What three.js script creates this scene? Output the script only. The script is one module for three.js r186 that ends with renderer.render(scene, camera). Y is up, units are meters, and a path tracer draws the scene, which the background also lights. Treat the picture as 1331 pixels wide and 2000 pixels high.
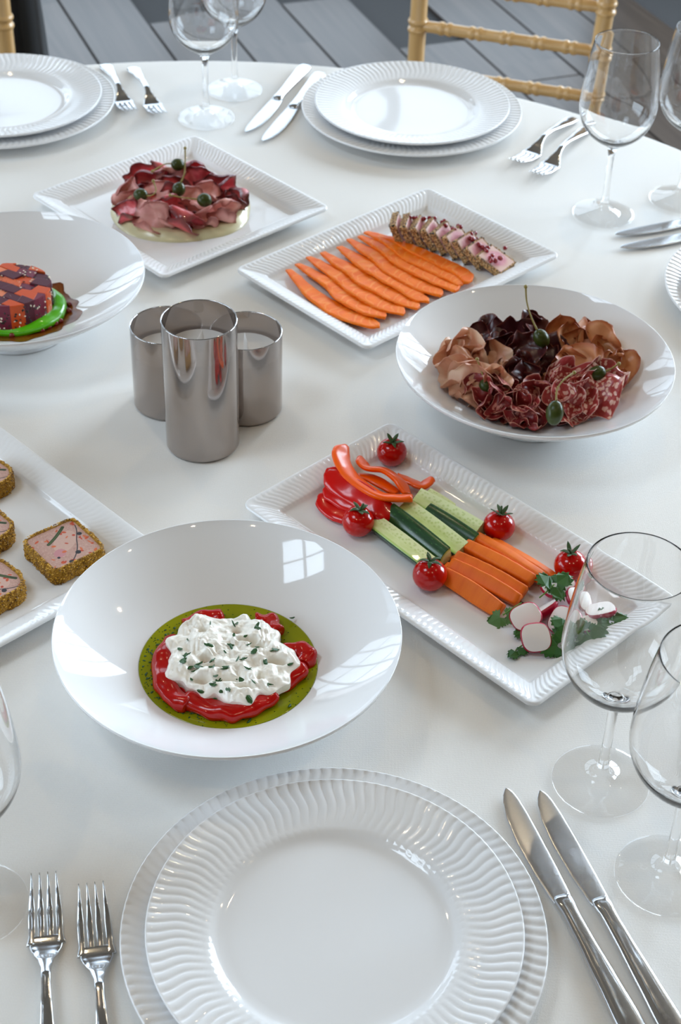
import * as THREE from 'three';
import { mergeGeometries } from 'three/addons/utils/BufferGeometryUtils.js';
import { RoundedBoxGeometry } from 'three/addons/geometries/RoundedBoxGeometry.js';
import { RectAreaLightUniformsLib } from 'three/addons/lights/RectAreaLightUniformsLib.js';

// ---------------------------------------------------------------- camera, sky, lights, exposure
RectAreaLightUniformsLib.init();
const scene = new THREE.Scene();
const T = 0.75;                                   // height of the table's cloth
const camera = new THREE.PerspectiveCamera(35.09, 1331 / 2000, 0.05, 60);
camera.position.set(0, T + 0.98537, 0);
camera.rotation.set(-0.67113, 0, 0.03325, 'YXZ');
camera.focus = 1.36; camera.userData.fStop = 12;
scene.add(camera);
const renderer = new THREE.WebGLRenderer({ antialias: true });
renderer.toneMapping = THREE.LinearToneMapping;
renderer.toneMappingExposure = 0.49;
renderer.shadowMap.enabled = true;
scene.background = new THREE.Color().setRGB(0.62, 0.78, 1.0);
scene.backgroundIntensity = 0.9;
const DAY = new THREE.Color().setRGB(0.71, 0.86, 1.0);
const WARM = new THREE.Color().setRGB(1.0, 0.78, 0.50);
// openings of the room: [wall, from, to, bottom, top, strength of the daylight]
const ROOM = { x0: -4.2, x1: 4.6, z0: -5.2, z1: 3.2, h: 3.6 };
const OPENINGS = [
  ['back', -4.0, -1.6, 0.15, 3.2, 9], ['back', -1.3, 0.85, 0.15, 3.0, 5], ['back', 1.5, 4.3, 1.2, 3.3, 42],
  ['left', -4.9, -2.8, 0.6, 3.2, 3], ['left', -2.2, 1.4, 0.9, 2.7, 15],
  ['right', -4.9, -2.6, 0.9, 3.2, 42],
  ['top', -2.2, -1.1, -1.25, -0.25, 25],
];
for (const [wall, a, b, c, d, k] of OPENINGS) {
  const l = new THREE.RectAreaLight(DAY, k, b - a, d - c);
  const m = (a + b) / 2, n = (c + d) / 2;
  if (wall === 'back') { l.position.set(m, n, ROOM.z0 - 0.12); l.lookAt(m, n, 0); }
  if (wall === 'left') { l.position.set(ROOM.x0 - 0.12, n, m); l.lookAt(0, n, m); }
  if (wall === 'right') { l.position.set(ROOM.x1 + 0.12, n, m); l.lookAt(0, n, m); }
  if (wall === 'top') { l.position.set(m, ROOM.h + 0.12, n); l.lookAt(m, 0, n); }
  l.name = 'window_daylight';
  scene.add(l);
}

// ---------------------------------------------------------------- helpers
const V3 = (x, y, z) => new THREE.Vector3(x, y, z);
const W = (a) => V3(a[0], T + a[1], a[2]);        // a point given as [x, height over the cloth, z]
function rng(seed) { let a = seed >>> 0; return () => { a = (a + 0x6D2B79F5) | 0; let t = Math.imul(a ^ (a >>> 15), 1 | a); t = (t + Math.imul(t ^ (t >>> 7), 61 | t)) ^ t; return ((t ^ (t >>> 14)) >>> 0) / 4294967296; }; }
const hash = (x, y, z = 0) => { let h = Math.imul(x, 374761393) + Math.imul(y, 668265263) + Math.imul(z, 1274126177); h = Math.imul(h ^ (h >>> 13), 1274126177); return ((h ^ (h >>> 16)) >>> 0) / 4294967296; };
const fade = (t) => t * t * (3 - 2 * t), mixn = (a, b, t) => a + (b - a) * t, clamp = (x, a = 0, b = 1) => Math.min(b, Math.max(a, x));
const smooth = (a, b, x) => fade(clamp((x - a) / (b - a)));
function noise2(x, y, px = 1e6, py = 1e6, s = 0) {
  const xi = Math.floor(x), yi = Math.floor(y), u = fade(x - xi), v = fade(y - yi), m = (a, p) => ((a % p) + p) % p;
  const h = (i, j) => hash(m(i, px), m(j, py), s);
  return mixn(mixn(h(xi, yi), h(xi + 1, yi), u), mixn(h(xi, yi + 1), h(xi + 1, yi + 1), u), v);
}
function noise3(x, y, z, s = 0) {
  const zi = Math.floor(z), w = fade(z - zi);
  return mixn(noise2(x, y, 1e6, 1e6, s + zi * 57), noise2(x, y, 1e6, 1e6, s + (zi + 1) * 57), w);
}
function fbm(x, y, p, o = 4, s = 0) { let a = 0, k = 0.5, f = 1, t = 0; for (let i = 0; i < o; i++) { a += k * noise2(x * f, y * f, p * f, p * f, s + i * 17); t += k; k *= 0.5; f *= 2; } return a / t; }
function cells(x, y, p, s = 0) {                   // distance to the nearest of scattered points, and its number
  let best = 9, id = 0; const xi = Math.floor(x), yi = Math.floor(y), m = (a) => ((a % p) + p) % p;
  for (let j = -1; j <= 1; j++) for (let i = -1; i <= 1; i++) {
    const a = m(xi + i), b = m(yi + j), dx = xi + i + hash(a, b, s) - x, dy = yi + j + hash(a, b, s + 1) - y, d = Math.hypot(dx, dy);
    if (d < best) { best = d; id = hash(a, b, s + 2); }
  }
  return [best, id];
}
const toS = (c) => Math.round(255 * clamp(c));
function tex(w, h, fn, { srgb = true, repeat = [1, 1] } = {}) {
  const d = new Uint8Array(w * h * 4);
  for (let j = 0; j < h; j++) for (let i = 0; i < w; i++) {
    const c = fn((i + 0.5) / w, (j + 0.5) / h), k = (j * w + i) * 4;
    if (typeof c === 'number') d[k] = d[k + 1] = d[k + 2] = toS(c); else { d[k] = toS(c[0]); d[k + 1] = toS(c[1]); d[k + 2] = toS(c[2]); }
    d[k + 3] = 255;
  }
  const t = new THREE.DataTexture(d, w, h, THREE.RGBAFormat);
  t.wrapS = t.wrapT = THREE.RepeatWrapping; t.magFilter = THREE.LinearFilter; t.minFilter = THREE.LinearMipmapLinearFilter; t.generateMipmaps = true;
  if (srgb) t.colorSpace = THREE.SRGBColorSpace;
  t.repeat.set(...repeat); t.needsUpdate = true;
  return t;
}
const c3 = (hex) => [(hex >> 16 & 255) / 255, (hex >> 8 & 255) / 255, (hex & 255) / 255];
const mix3 = (a, b, t) => [mixn(a[0], b[0], t), mixn(a[1], b[1], t), mixn(a[2], b[2], t)];
const std = (o) => new THREE.MeshStandardMaterial(o), phy = (o) => new THREE.MeshPhysicalMaterial(o);
// names, labels, groups
const taken = new Map();
function numbered(name) { const n = taken.get(name) ?? 0; taken.set(name, n + 1); return n ? `${name}_${String(n).padStart(3, '0')}` : name; }
function shade(o) { o.traverse((m) => { if (m.isMesh) { m.castShadow = true; m.receiveShadow = true; } }); return o; }
function tag(o, label, category, group) { o.userData.label = label; o.userData.category = category; if (group) o.userData.group = group; return o; }
function thing(name, label, category, pos = [0, 0, 0], turn = 0, group) {
  const o = new THREE.Group(); o.name = numbered(name); o.position.set(...pos); o.rotation.y = turn; scene.add(o);
  return tag(o, label, category, group);
}
function part(name, geo, mat, parent, label) {
  const m = new THREE.Mesh(geo, mat); m.name = name; m.castShadow = m.receiveShadow = true; parent.add(m);
  if (label) m.userData.label = label;
  return m;
}
function single(name, geo, mat, label, category, group, pos) {   // a thing of one mesh whose geometry is given in the room's coordinates: moved to its own base
  if (!pos) { geo.computeBoundingBox(); const b = geo.boundingBox; pos = [(b.min.x + b.max.x) / 2, b.min.y, (b.min.z + b.max.z) / 2]; geo.translate(-pos[0], -pos[1], -pos[2]); }
  const m = new THREE.Mesh(geo, mat); m.name = numbered(name); m.position.set(...pos); m.castShadow = m.receiveShadow = true; scene.add(m);
  return tag(m, label, category, group);
}
function assemble(name, label, category, list, group) {          // a thing of several parts given in the room's coordinates: [name, geometry, material, [sub-parts], label]
  const b = new THREE.Box3(), all = (l) => l.forEach(([, g, , subs]) => { g.computeBoundingBox(); b.union(g.boundingBox); if (subs) all(subs); });
  all(list);
  const p = [(b.min.x + b.max.x) / 2, b.min.y, (b.min.z + b.max.z) / 2], o = thing(name, label, category, p, 0, group);
  const put = (l, parent) => l.forEach(([n, g, m, subs, lab]) => { g.translate(-p[0], -p[1], -p[2]); const q = part(n, g, m, parent, lab); if (subs) put(subs, q); });
  put(list, o);
  return o;
}
function copy(root, pos, turn, label, name) {
  const c = root.clone(); c.name = numbered(name ?? root.name.replace(/_\d{3}$/, '')); c.position.set(...pos); if (turn !== undefined) c.rotation.y = turn; scene.add(c);
  c.userData = { ...root.userData }; if (label) c.userData.label = label;
  return c;
}
function structure(o, name) { o.name = name; o.userData.kind = 'structure'; scene.add(o); return shade(o); }
// geometry
function grid(nu, nv, fn, { closeU = false, flip = false } = {}) { // fn(u, v, i, j) -> [x, y, z, s, t]
  const pos = [], uv = [], idx = [];
  for (let j = 0; j <= nv; j++) for (let i = 0; i <= nu; i++) { const p = fn(i / nu, j / nv, i, j); pos.push(p[0], p[1], p[2]); uv.push(p[3] ?? i / nu, p[4] ?? j / nv); }
  for (let j = 0; j < nv; j++) for (let i = 0; i < nu; i++) { const a = j * (nu + 1) + i, b = a + 1, c = a + nu + 1, d = c + 1; if (flip) idx.push(a, c, b, b, c, d); else idx.push(a, b, c, b, d, c); }
  const g = new THREE.BufferGeometry();
  g.setAttribute('position', new THREE.Float32BufferAttribute(pos, 3)); g.setAttribute('uv', new THREE.Float32BufferAttribute(uv, 2)); g.setIndex(idx); g.computeVertexNormals();
  if (closeU) { const n = g.attributes.normal, a = V3(), b = V3(); for (let j = 0; j <= nv; j++) { const p = j * (nu + 1), q = p + nu; a.fromBufferAttribute(n, p); b.fromBufferAttribute(n, q); a.add(b).normalize(); n.setXYZ(p, a.x, a.y, a.z); n.setXYZ(q, a.x, a.y, a.z); } }
  return g;
}
function loft(secs, N = 20, { caps = true, bump } = {}) {         // secs: { p, r, u, w, h, e } -> a closed tube of superellipses
  const L = [0]; for (let i = 1; i < secs.length; i++) L.push(L[i - 1] + secs[i].p.distanceTo(secs[i - 1].p));
  const list = secs.map((s, i) => ({ ...s, l: L[i] }));
  if (caps) { const a = list[0], b = list[list.length - 1]; list.unshift({ ...a, w: 1e-5, h: 1e-5 }); list.push({ ...b, w: 1e-5, h: 1e-5 }); }
  const q = V3();
  return outward(grid(N, list.length - 1, (u, v, i, j) => {
    const s = list[j], a = u * Math.PI * 2, e = 2 / (s.e ?? 2), c = Math.cos(a), d = Math.sin(a), k = bump ? bump(u, s.l, j) : 1;
    q.copy(s.p).addScaledVector(s.r, s.w * k * Math.sign(c) * Math.abs(c) ** e).addScaledVector(s.u, s.h * k * Math.sign(d) * Math.abs(d) ** e);
    return [q.x, q.y, q.z, u * 2 * Math.PI * Math.max(s.w, 0.001), s.l];
  }, { closeU: true }));
}
const lerpTable = (tab, t) => { let i = 0; while (i < tab.length - 2 && t > tab[i + 1][0]) i++; const a = tab[i], b = tab[i + 1], k = clamp((t - a[0]) / (b[0] - a[0])), s = fade(k) * 0.5 + k * 0.5; return a.slice(1).map((x, n) => mixn(x, b[n + 1], s)); };
function pathLoft(pts, n, wh, { N = 16, tilt = 0, e = 2, caps = true, bump } = {}) { // along a smooth path; wh(t) -> [half width, half height]
  const c = new THREE.CatmullRomCurve3(pts, false, 'centripetal'), secs = [];
  for (let i = 0; i <= n; i++) {
    const t = i / n, p = c.getPoint(t), d = c.getTangent(t), r = V3().crossVectors(d, V3(0, 1, 0)); if (r.lengthSq() < 1e-4) r.set(1, 0, 0); r.normalize();
    const u = V3().crossVectors(r, d).normalize(), a = typeof tilt === 'function' ? tilt(t) : tilt, [w, h] = wh(t);
    secs.push({ p, r: r.clone().multiplyScalar(Math.cos(a)).addScaledVector(u, Math.sin(a)), u: u.clone().multiplyScalar(Math.cos(a)).addScaledVector(r, -Math.sin(a)), w, h, e });
  }
  return loft(secs, N, { caps, bump });
}
function tube(pts, radius, n = 16, N = 8) { return pathLoft(pts, n, (t) => { const r = typeof radius === 'function' ? radius(t) : radius; return [r, r]; }, { N }); }
const lathe = (pts, n = 96) => outward(new THREE.LatheGeometry(pts.map(([r, y]) => new THREE.Vector2(Math.max(r, 0), y)), n));
function box(w, h, d, x, y, z, r = 0) { const g = r ? new RoundedBoxGeometry(w, h, d, 2, r) : new THREE.BoxGeometry(w, h, d); return g.translate(x, y, z); }
function bumpy(g, amp, f, s = 0) {                                // pushes each vertex along its normal by noise
  const p = g.attributes.position, n = g.attributes.normal;
  for (let i = 0; i < p.count; i++) { const x = p.getX(i), y = p.getY(i), z = p.getZ(i), k = amp * (noise3(x * f + 31, y * f + 57, z * f + 11, s) * 2 - 1); p.setXYZ(i, x + n.getX(i) * k, y + n.getY(i) * k, z + n.getZ(i) * k); }
  g.computeVertexNormals();
  return g;
}
function uvPlan(g, k, ox = 0, oz = 0, axes = 'xz') { const p = g.attributes.position, uv = new Float32Array(p.count * 2); for (let i = 0; i < p.count; i++) { uv[2 * i] = (p[axes[0] === 'x' ? 'getX' : 'getY'](i) - ox) * k; uv[2 * i + 1] = (p[axes[1] === 'y' ? 'getY' : 'getZ'](i) - oz) * k; } g.setAttribute('uv', new THREE.BufferAttribute(uv, 2)); return g; }
function flipped(g) { g.index.array.reverse(); const n = g.attributes.normal.array; for (let i = 0; i < n.length; i++) n[i] = -n[i]; return g; }
function outward(g) {                                              // turns a closed surface right side out
  const p = g.attributes.position.array, q = g.index.array; let v = 0;
  for (let i = 0; i < q.length; i += 3) { const a = q[i] * 3, b = q[i + 1] * 3, c = q[i + 2] * 3; v += p[a] * (p[b + 1] * p[c + 2] - p[b + 2] * p[c + 1]) + p[a + 1] * (p[b + 2] * p[c] - p[b] * p[c + 2]) + p[a + 2] * (p[b] * p[c + 1] - p[b + 1] * p[c]); }
  return v < 0 ? flipped(g) : g;
}
function facing(g, s) { const n = g.attributes.normal; let y = 0; for (let i = 0; i < n.count; i++) y += n.getY(i); return y * s < 0 ? flipped(g) : g; }
function roundedRect(u, a, b, r) {                                 // a point of a rounded rectangle's outline, u by arc length
  const A = 2 * (a - r), B = 2 * (b - r), q = Math.PI * r / 2, L = 2 * (A + B) + 4 * q; let s = u * L;
  const run = [[A, (t) => [-(a - r) + t, -b]], [q, (t) => [a - r + r * Math.sin(t / r), -b + r - r * Math.cos(t / r)]], [B, (t) => [a, -(b - r) + t]], [q, (t) => [a - r + r * Math.cos(t / r), b - r + r * Math.sin(t / r)]], [A, (t) => [a - r - t, b]], [q, (t) => [-(a - r) - r * Math.sin(t / r), b - r + r * Math.cos(t / r)]], [B, (t) => [-a, b - r - t]], [q, (t) => [-(a - r) - r * Math.cos(t / r), -(b - r) - r * Math.sin(t / r)]]];
  for (const [l, f] of run) { if (s <= l + 1e-9) return f(s); s -= l; } return run[0][1](0);
}
const plain = (g) => { const q = g.index ? g.toNonIndexed() : g; for (const k of Object.keys(q.attributes)) if (!['position', 'normal', 'uv'].includes(k)) q.deleteAttribute(k); return q; };
const merge = (l) => mergeGeometries(l.map(plain));
const M4 = (pos, quat, scale = [1, 1, 1]) => new THREE.Matrix4().compose(pos, quat, V3(...scale));
const quatTo = (dir, spin = 0) => new THREE.Quaternion().setFromUnitVectors(V3(0, 1, 0), dir.clone().normalize()).multiply(new THREE.Quaternion().setFromAxisAngle(V3(0, 1, 0), spin));
// ---------------------------------------------------------------- materials of the room and the tableware
const weave = tex(256, 256, (u, v) => { const n = 32, a = Math.floor(u * n), b = Math.floor(v * n), fu = u * n - a, fv = v * n - b, over = (a + b) % 2; const h = over ? Math.sin(Math.PI * fv) * (0.6 + 0.4 * Math.sin(Math.PI * fu)) : Math.sin(Math.PI * fu) * (0.6 + 0.4 * Math.sin(Math.PI * fv)); return 0.25 + 0.55 * h + 0.2 * hash(a, b, 3); }, { srgb: false, repeat: [1 / 0.036, 1 / 0.036] });
const M = {
  cloth: phy({ color: new THREE.Color().setRGB(0.82, 0.805, 0.775), roughness: 0.62, sheen: 0.25, sheenRoughness: 0.5, sheenColor: new THREE.Color(0xffffff), bumpMap: weave, bumpScale: 0.00022 }),
  porcelain: phy({ color: new THREE.Color().setRGB(0.82, 0.825, 0.835), roughness: 0.045, specularIntensity: 0.9 }),
  steel: std({ color: new THREE.Color().setRGB(0.70, 0.70, 0.71), metalness: 1, roughness: 0.13 }),
  blade: std({ color: new THREE.Color().setRGB(0.66, 0.66, 0.67), metalness: 1, roughness: 0.24 }),
  glass: phy({ color: 0xffffff, transmission: 1, thickness: 0.01, roughness: 0, ior: 1.5 }),
  smoked: phy({ color: new THREE.Color().setRGB(0.46, 0.405, 0.375), metalness: 0.82, transmission: 1, thickness: 0, roughness: 0.05, ior: 1.6 }),
  rimMetal: std({ color: new THREE.Color().setRGB(0.55, 0.53, 0.52), metalness: 1, roughness: 0.08 }),
  wax: phy({ color: new THREE.Color().setRGB(0.78, 0.77, 0.76), roughness: 0.55, transmission: 0 }),
  flame: std({ color: new THREE.Color().setRGB(0.92, 0.92, 0.9), roughness: 0.4 }),
  wall: std({ color: new THREE.Color().setRGB(0.22, 0.15, 0.09), roughness: 0.9 }),
  ceiling: std({ color: new THREE.Color().setRGB(0.14, 0.11, 0.08), roughness: 0.95 }),
  frame: std({ color: new THREE.Color().setRGB(0.06, 0.06, 0.065), roughness: 0.5 }),
  thinGlass: phy({ color: 0xffffff, transmission: 1, thickness: 0, roughness: 0, ior: 1.52 }),
  pane: phy({ color: 0xffffff, transmission: 1, thickness: 0, roughness: 0, ior: 1.5 }),
  wood: std({ color: new THREE.Color().setRGB(0.25, 0.17, 0.10), roughness: 0.6 }),
  cushion: std({ color: new THREE.Color().setRGB(0.055, 0.057, 0.06), roughness: 0.9 }),
  lampRim: std({ color: new THREE.Color().setRGB(0.6, 0.6, 0.6), roughness: 0.4, metalness: 0.5 }),
  lampFace: std({ color: 0xffffff, emissive: new THREE.Color().setRGB(1, 0.86, 0.66), emissiveIntensity: 14 }),
  joint: std({ color: new THREE.Color().setRGB(0.05, 0.05, 0.052), roughness: 0.9 }),
};
const bambooTex = tex(256, 512, (u, v) => { const g = fbm(u * 8, v * 2, 8, 4, 5), b = smooth(0.60, 0.78, fbm(u * 3, v * 5, 3, 3, 9)); return mix3(mix3(c3(0xc09458), c3(0xdcb47c), g), c3(0x9c6a36), b * 0.75); }, { repeat: [1, 5] });
M.bamboo = phy({ map: bambooTex, roughness: 0.35, clearcoat: 0.5, clearcoatRoughness: 0.2 });
const plankTex = [0, 1, 2, 3].map((k) => tex(128, 512, (u, v) => { const g = fbm(u * 16 + 3 * fbm(u * 2, v * 2, 2, 2, k), v * 3, 16, 4, k * 31 + 2), f = fbm(u * 4, v * 2, 4, 4, k * 7 + 50), s = fbm(u * 40, v * 10, 40, 2, k + 80); const c = mixn(0.17, 0.35, 0.55 * g + 0.35 * f + 0.1 * s) * (0.97 + 0.02 * k); return [c * 1.16, c * 1.03, c * 0.94]; }));
M.planks = plankTex.map((t) => std({ map: t, roughness: 0.32, bumpMap: t, bumpScale: 0.0006 }));

// ---------------------------------------------------------------- the room
{
  const { x0, x1, z0, z1, h } = ROOM, th = 0.24;
  // a wall with openings, in its own plane: boxes between and round the openings
  const pieces = (a, b, top, holes, put) => {
    const g = [], hs = holes.slice().sort((p, q) => p[0] - q[0]); let at = a;
    for (const [p, q, lo, hi] of hs) { g.push(put(at, p, 0, top), put(p, q, 0, lo), put(p, q, hi, top)); at = q; }
    g.push(put(at, b, 0, top));
    return merge(g);
  };
  const of = (w) => OPENINGS.filter((o) => o[0] === w).map((o) => o.slice(1, 5));
  const X = (z) => (a, b, lo, hi) => box(b - a, hi - lo, th, (a + b) / 2, (lo + hi) / 2, z), Z = (x) => (a, b, lo, hi) => box(th, hi - lo, b - a, x, (lo + hi) / 2, (a + b) / 2);
  const wall = (name, g) => structure(new THREE.Mesh(g, M.wall), name);
  wall('wall_back', pieces(x0 - th, x1 + th, h, of('back'), X(z0 - th / 2)));
  wall('wall_front', pieces(x0 - th, x1 + th, h, [], X(z1 + th / 2)));
  wall('wall_left', pieces(z0, z1, h, of('left'), Z(x0 - th / 2)));
  wall('wall_right', pieces(z0, z1, h, of('right'), Z(x1 + th / 2)));
  const [[sa, sb, sc, sd]] = of('top');
  const cg = merge([box(sa - x0 + th, th, z1 - z0 + 2 * th, (x0 - th + sa) / 2, h + th / 2, (z0 + z1) / 2), box(x1 + th - sb, th, z1 - z0 + 2 * th, (sb + x1 + th) / 2, h + th / 2, (z0 + z1) / 2), box(sb - sa, th, sc - z0 + th, (sa + sb) / 2, h + th / 2, (z0 - th + sc) / 2), box(sb - sa, th, z1 + th - sd, (sa + sb) / 2, h + th / 2, (sd + z1 + th) / 2)]);
  structure(new THREE.Mesh(cg, M.ceiling), 'ceiling');
  // windows: frame, mullions and panes in every opening
  OPENINGS.forEach(([w, a, b, c, d], k) => {
    const g = new THREE.Group(); structure(g, `window_${k + 1}`);
    const W_ = b - a, H_ = d - c, t = 0.06, nx = Math.max(2, Math.round(W_ / 0.62)), ny = Math.max(2, Math.round(H_ / 0.8));
    part('window_frame', merge([box(t, H_, t, -W_ / 2 + t / 2, 0, 0), box(t, H_, t, W_ / 2 - t / 2, 0, 0), box(W_, t, t, 0, H_ / 2 - t / 2, 0), box(W_, t, t, 0, -H_ / 2 + t / 2, 0)]), M.frame, g);
    for (let i = 1; i < nx; i++) part('mullion', box(0.045, H_ - 2 * t, 0.05, -W_ / 2 + W_ * i / nx, 0, 0), M.frame, g);
    for (let j = 1; j < ny; j++) part('glazing_bar', box(W_ - 2 * t, 0.035, 0.04, 0, -H_ / 2 + H_ * j / ny, 0), M.frame, g);
    part('window_pane', box(W_ - 0.02, H_ - 0.02, 0.004, 0, 0, -0.10), M.pane, g);
    const m = (a + b) / 2, n = (c + d) / 2;
    if (w === 'back') g.position.set(m, n, z0 - 0.05);
    if (w === 'left') { g.position.set(x0 - 0.05, n, m); g.rotation.y = Math.PI / 2; }
    if (w === 'right') { g.position.set(x1 + 0.05, n, m); g.rotation.y = -Math.PI / 2; }
    if (w === 'top') { g.position.set(m, h + 0.05, n); g.rotation.x = Math.PI / 2; }
  });
  // floor: a slab with planks laid on it; those in view are parts, the rest is joined
  const floor = new THREE.Group(); structure(floor, 'floor');
  part('floor_slab', box(x1 - x0 + 2 * th, 0.1, z1 - z0 + 2 * th, (x0 + x1) / 2, -0.063, (z0 + z1) / 2), M.joint, floor);
  const A = 1.1845, n0 = 0.899, pw = 0.198, len = 1.25, tx = Math.cos(A), tz = Math.sin(A), nx = Math.sin(A), nz = -Math.cos(A);
  const off = { 1: -4.22, 3: -4.25, 4: -3.855, 5: -3.55, 6: -3.37, 2: -3.6, 0: -3.9 }, rest = [];
  for (let k = -30; k < 46; k++) for (let j = -9; j < 9; j++) {
    const t0 = (off[k] ?? -3.5 - hash(k, 5) * len) + j * len, t1 = t0 + len, nc = n0 + pw * (k + 0.5), tc = (t0 + t1) / 2, x = nx * nc + tx * tc, z = nz * nc + tz * tc;
    if (x < x0 - 0.5 || x > x1 + 0.5 || z < z0 - 0.5 || z > z1 + 0.5) continue;
    const inside = (px, pz) => px > x0 - th && px < x1 + th && pz > z0 - th && pz < z1 + th;
    if (![[-1, -1], [1, -1], [1, 1], [-1, 1]].every(([p, q]) => inside(x + nx * p * pw / 2 + tx * q * len / 2, z + nz * p * pw / 2 + tz * q * len / 2))) continue;
    const g = new RoundedBoxGeometry(pw - 0.007, 0.012, len - 0.007, 1, 0.0005);
    uvPlan(g, 1); const uv = g.attributes.uv, p = g.attributes.position, o = hash(k, j, 4);
    for (let i = 0; i < uv.count; i++) uv.setXY(i, p.getX(i) / 0.2 + 0.5, p.getZ(i) / 1.3 + o);
    g.rotateY(Math.atan2(tx, tz)); g.translate(x, -0.0065 + 0.0006 * hash(k, j, 9), z);
    if (z < -2.9 && z > -5.6 && Math.abs(x) < 1.9) part('plank', g, M.planks[Math.floor(hash(k, j, 2) * 4)], floor); else rest.push(g);
  }
  const r = part('further_planks', merge(rest), M.planks[1], floor); r.userData.kind = 'stuff';
  // ceiling downlights, warm
  for (const [x, z] of [[-0.9, -2.6], [0.5, -2.6], [1.9, -2.6], [-0.6, 0.4], [0.8, 0.4], [-2.3, 0.9], [2.0, -0.9]]) {
    const d = thing('ceiling_downlight', 'small round warm downlight set flush in the ceiling above the table', 'lamp', [x, h - 0.012, z], 0, 'ceiling downlights');
    part('lamp_rim', lathe([[0.028, 0.012], [0.045, 0.012], [0.045, 0.004], [0.038, 0], [0.028, 0.004], [0.028, 0.012]], 32), M.lampRim, d);
    part('lamp_diffuser', new THREE.CylinderGeometry(0.028, 0.028, 0.004, 24).translate(0, 0.007, 0), M.lampFace, d);
    const l = new THREE.SpotLight(WARM, 3.8, 0, 1.15, 0.6, 2); l.name = 'lamp_light'; l.position.set(0, -0.004, 0); l.target.position.set(0, -1, 0); l.shadow.radius = 2; l.castShadow = true;
    d.add(l, l.target);
  }
}
// ---------------------------------------------------------------- table and cloth
const TC = [-0.165, -1.44], TR = 0.888;
{
  const t = thing('round_table', 'round wooden banquet table hidden under the white cloth', 'table', [TC[0], 0, TC[1]]);
  part('table_top', lathe([[0, T - 0.03], [TR - 0.02, T - 0.03], [TR - 0.008, T - 0.024], [TR - 0.006, T - 0.012], [TR - 0.012, T - 0.004], [0, T - 0.004]]), M.wood, t);
  part('pedestal', lathe([[0, 0.04], [0.09, 0.04], [0.06, 0.12], [0.05, 0.5], [0.07, 0.66], [0.2, T - 0.03], [0, T - 0.03]], 32), M.wood, t);
  part('foot', lathe([[0, 0.001], [0.32, 0.001], [0.33, 0.02], [0.3, 0.035], [0, 0.045]], 48), M.wood, t);
  const sh = (off) => grid(288, 40, (u, v) => {
    const a = u * Math.PI * 2, top = 0.5;
    let r, y;
    if (v < top) { r = (v / top) * (TR - 0.012); y = T; }
    else if (v < 0.62) { const b = (v - top) / 0.12 * Math.PI / 2; r = TR - 0.012 + 0.012 * Math.sin(b); y = T - 0.012 + 0.012 * Math.cos(b); }
    else { const d = (v - 0.62) / 0.38, amp = 0.02 * d; r = TR + amp * (0.6 + Math.sin(a * 22 + 0.8 * Math.sin(a * 5)) * (0.8 + 0.2 * Math.sin(a * 9))); y = T - 0.012 - d * 0.20; }
    const x = TC[0] + (r - off) * Math.cos(a), z = TC[1] + (r - off) * Math.sin(a); return [x, y - off, z, x, z + (v > top ? T - y : 0)];
  }, { closeU: true });
  single('tablecloth', merge([facing(sh(0), 1), facing(sh(0.0012), -1)]), M.cloth, 'white woven tablecloth covering the round table', 'tablecloth');
}
// ---------------------------------------------------------------- chairs
function makeChair(label) {
  const c = thing('bamboo_chair', label, 'chair'), hx = 0.153, zb = -0.2;
  const beads = (len, r, at, n0 = 0) => { const p = [[0, 0], [r, 0.0005]]; const ys = at.slice().sort((a, b) => a - b); for (const y of ys) for (const s of [-1, 1]) { const q = y + s * 0.007; p.push([r, q - 0.006], [r * 1.16, q - 0.003], [r * 1.22, q], [r * 1.16, q + 0.003], [r, q + 0.006]); } p.push([r, len - 0.0005], [0, len]); return lathe(p, 20); };
  const post = (x) => { const g = beads(0.92, 0.0145, [0.2, 0.32, 0.44, 0.587, 0.665, 0.738, 0.82, 0.9]); const p = g.attributes.position; for (let i = 0; i < p.count; i++) { const k = Math.max(0, p.getY(i) - 0.45); p.setX(i, p.getX(i) + Math.sign(x) * k * 0.02); p.setZ(i, p.getZ(i) - k * 0.10 - Math.max(0, 0.45 - p.getY(i)) * 0.12); } return g.translate(x, 0.0005, zb); };
  for (const s of [-1, 1]) part('back_post', post(s * hx), M.bamboo, c);
  for (const y of [0.587, 0.665, 0.738, 0.82, 0.9]) {
    const g = beads(2 * hx, 0.0098, [0.045, 0.0985, 0.153, 0.2075, 0.261]); g.rotateZ(-Math.PI / 2); g.translate(-hx, y, zb - (y - 0.45) * 0.10); part('rail', g, M.bamboo, c);
  }
  part('seat_frame', new RoundedBoxGeometry(0.39, 0.035, 0.4, 3, 0.012).translate(0, 0.44, 0), M.bamboo, c);
  part('seat_cushion', new RoundedBoxGeometry(0.37, 0.04, 0.37, 4, 0.018).translate(0, 0.478, 0.005), M.cushion, c, 'dark grey seat cushion');
  for (const s of [-1, 1]) { part('leg', beads(0.425, 0.0135, [0.12, 0.25, 0.36]).translate(s * 0.17, 0.0005, 0.17), M.bamboo, c); for (const y of [0.14, 0.22]) { const g = beads(0.36, 0.008, [0.06, 0.15, 0.24]); g.rotateX(Math.PI / 2); g.translate(s * 0.162, y, -0.19); part('stretcher', g, M.bamboo, c); } }
  return c;
}
const chairA = makeChair('bamboo-style chair behind the far place setting, its rails in full view');
chairA.position.set(0.193, 0, -2.44); chairA.rotation.y = -0.288;
copy(chairA, [-0.645, 0, -2.385], 0.446, 'bamboo-style chair at the far left, only a back post seen');
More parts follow.
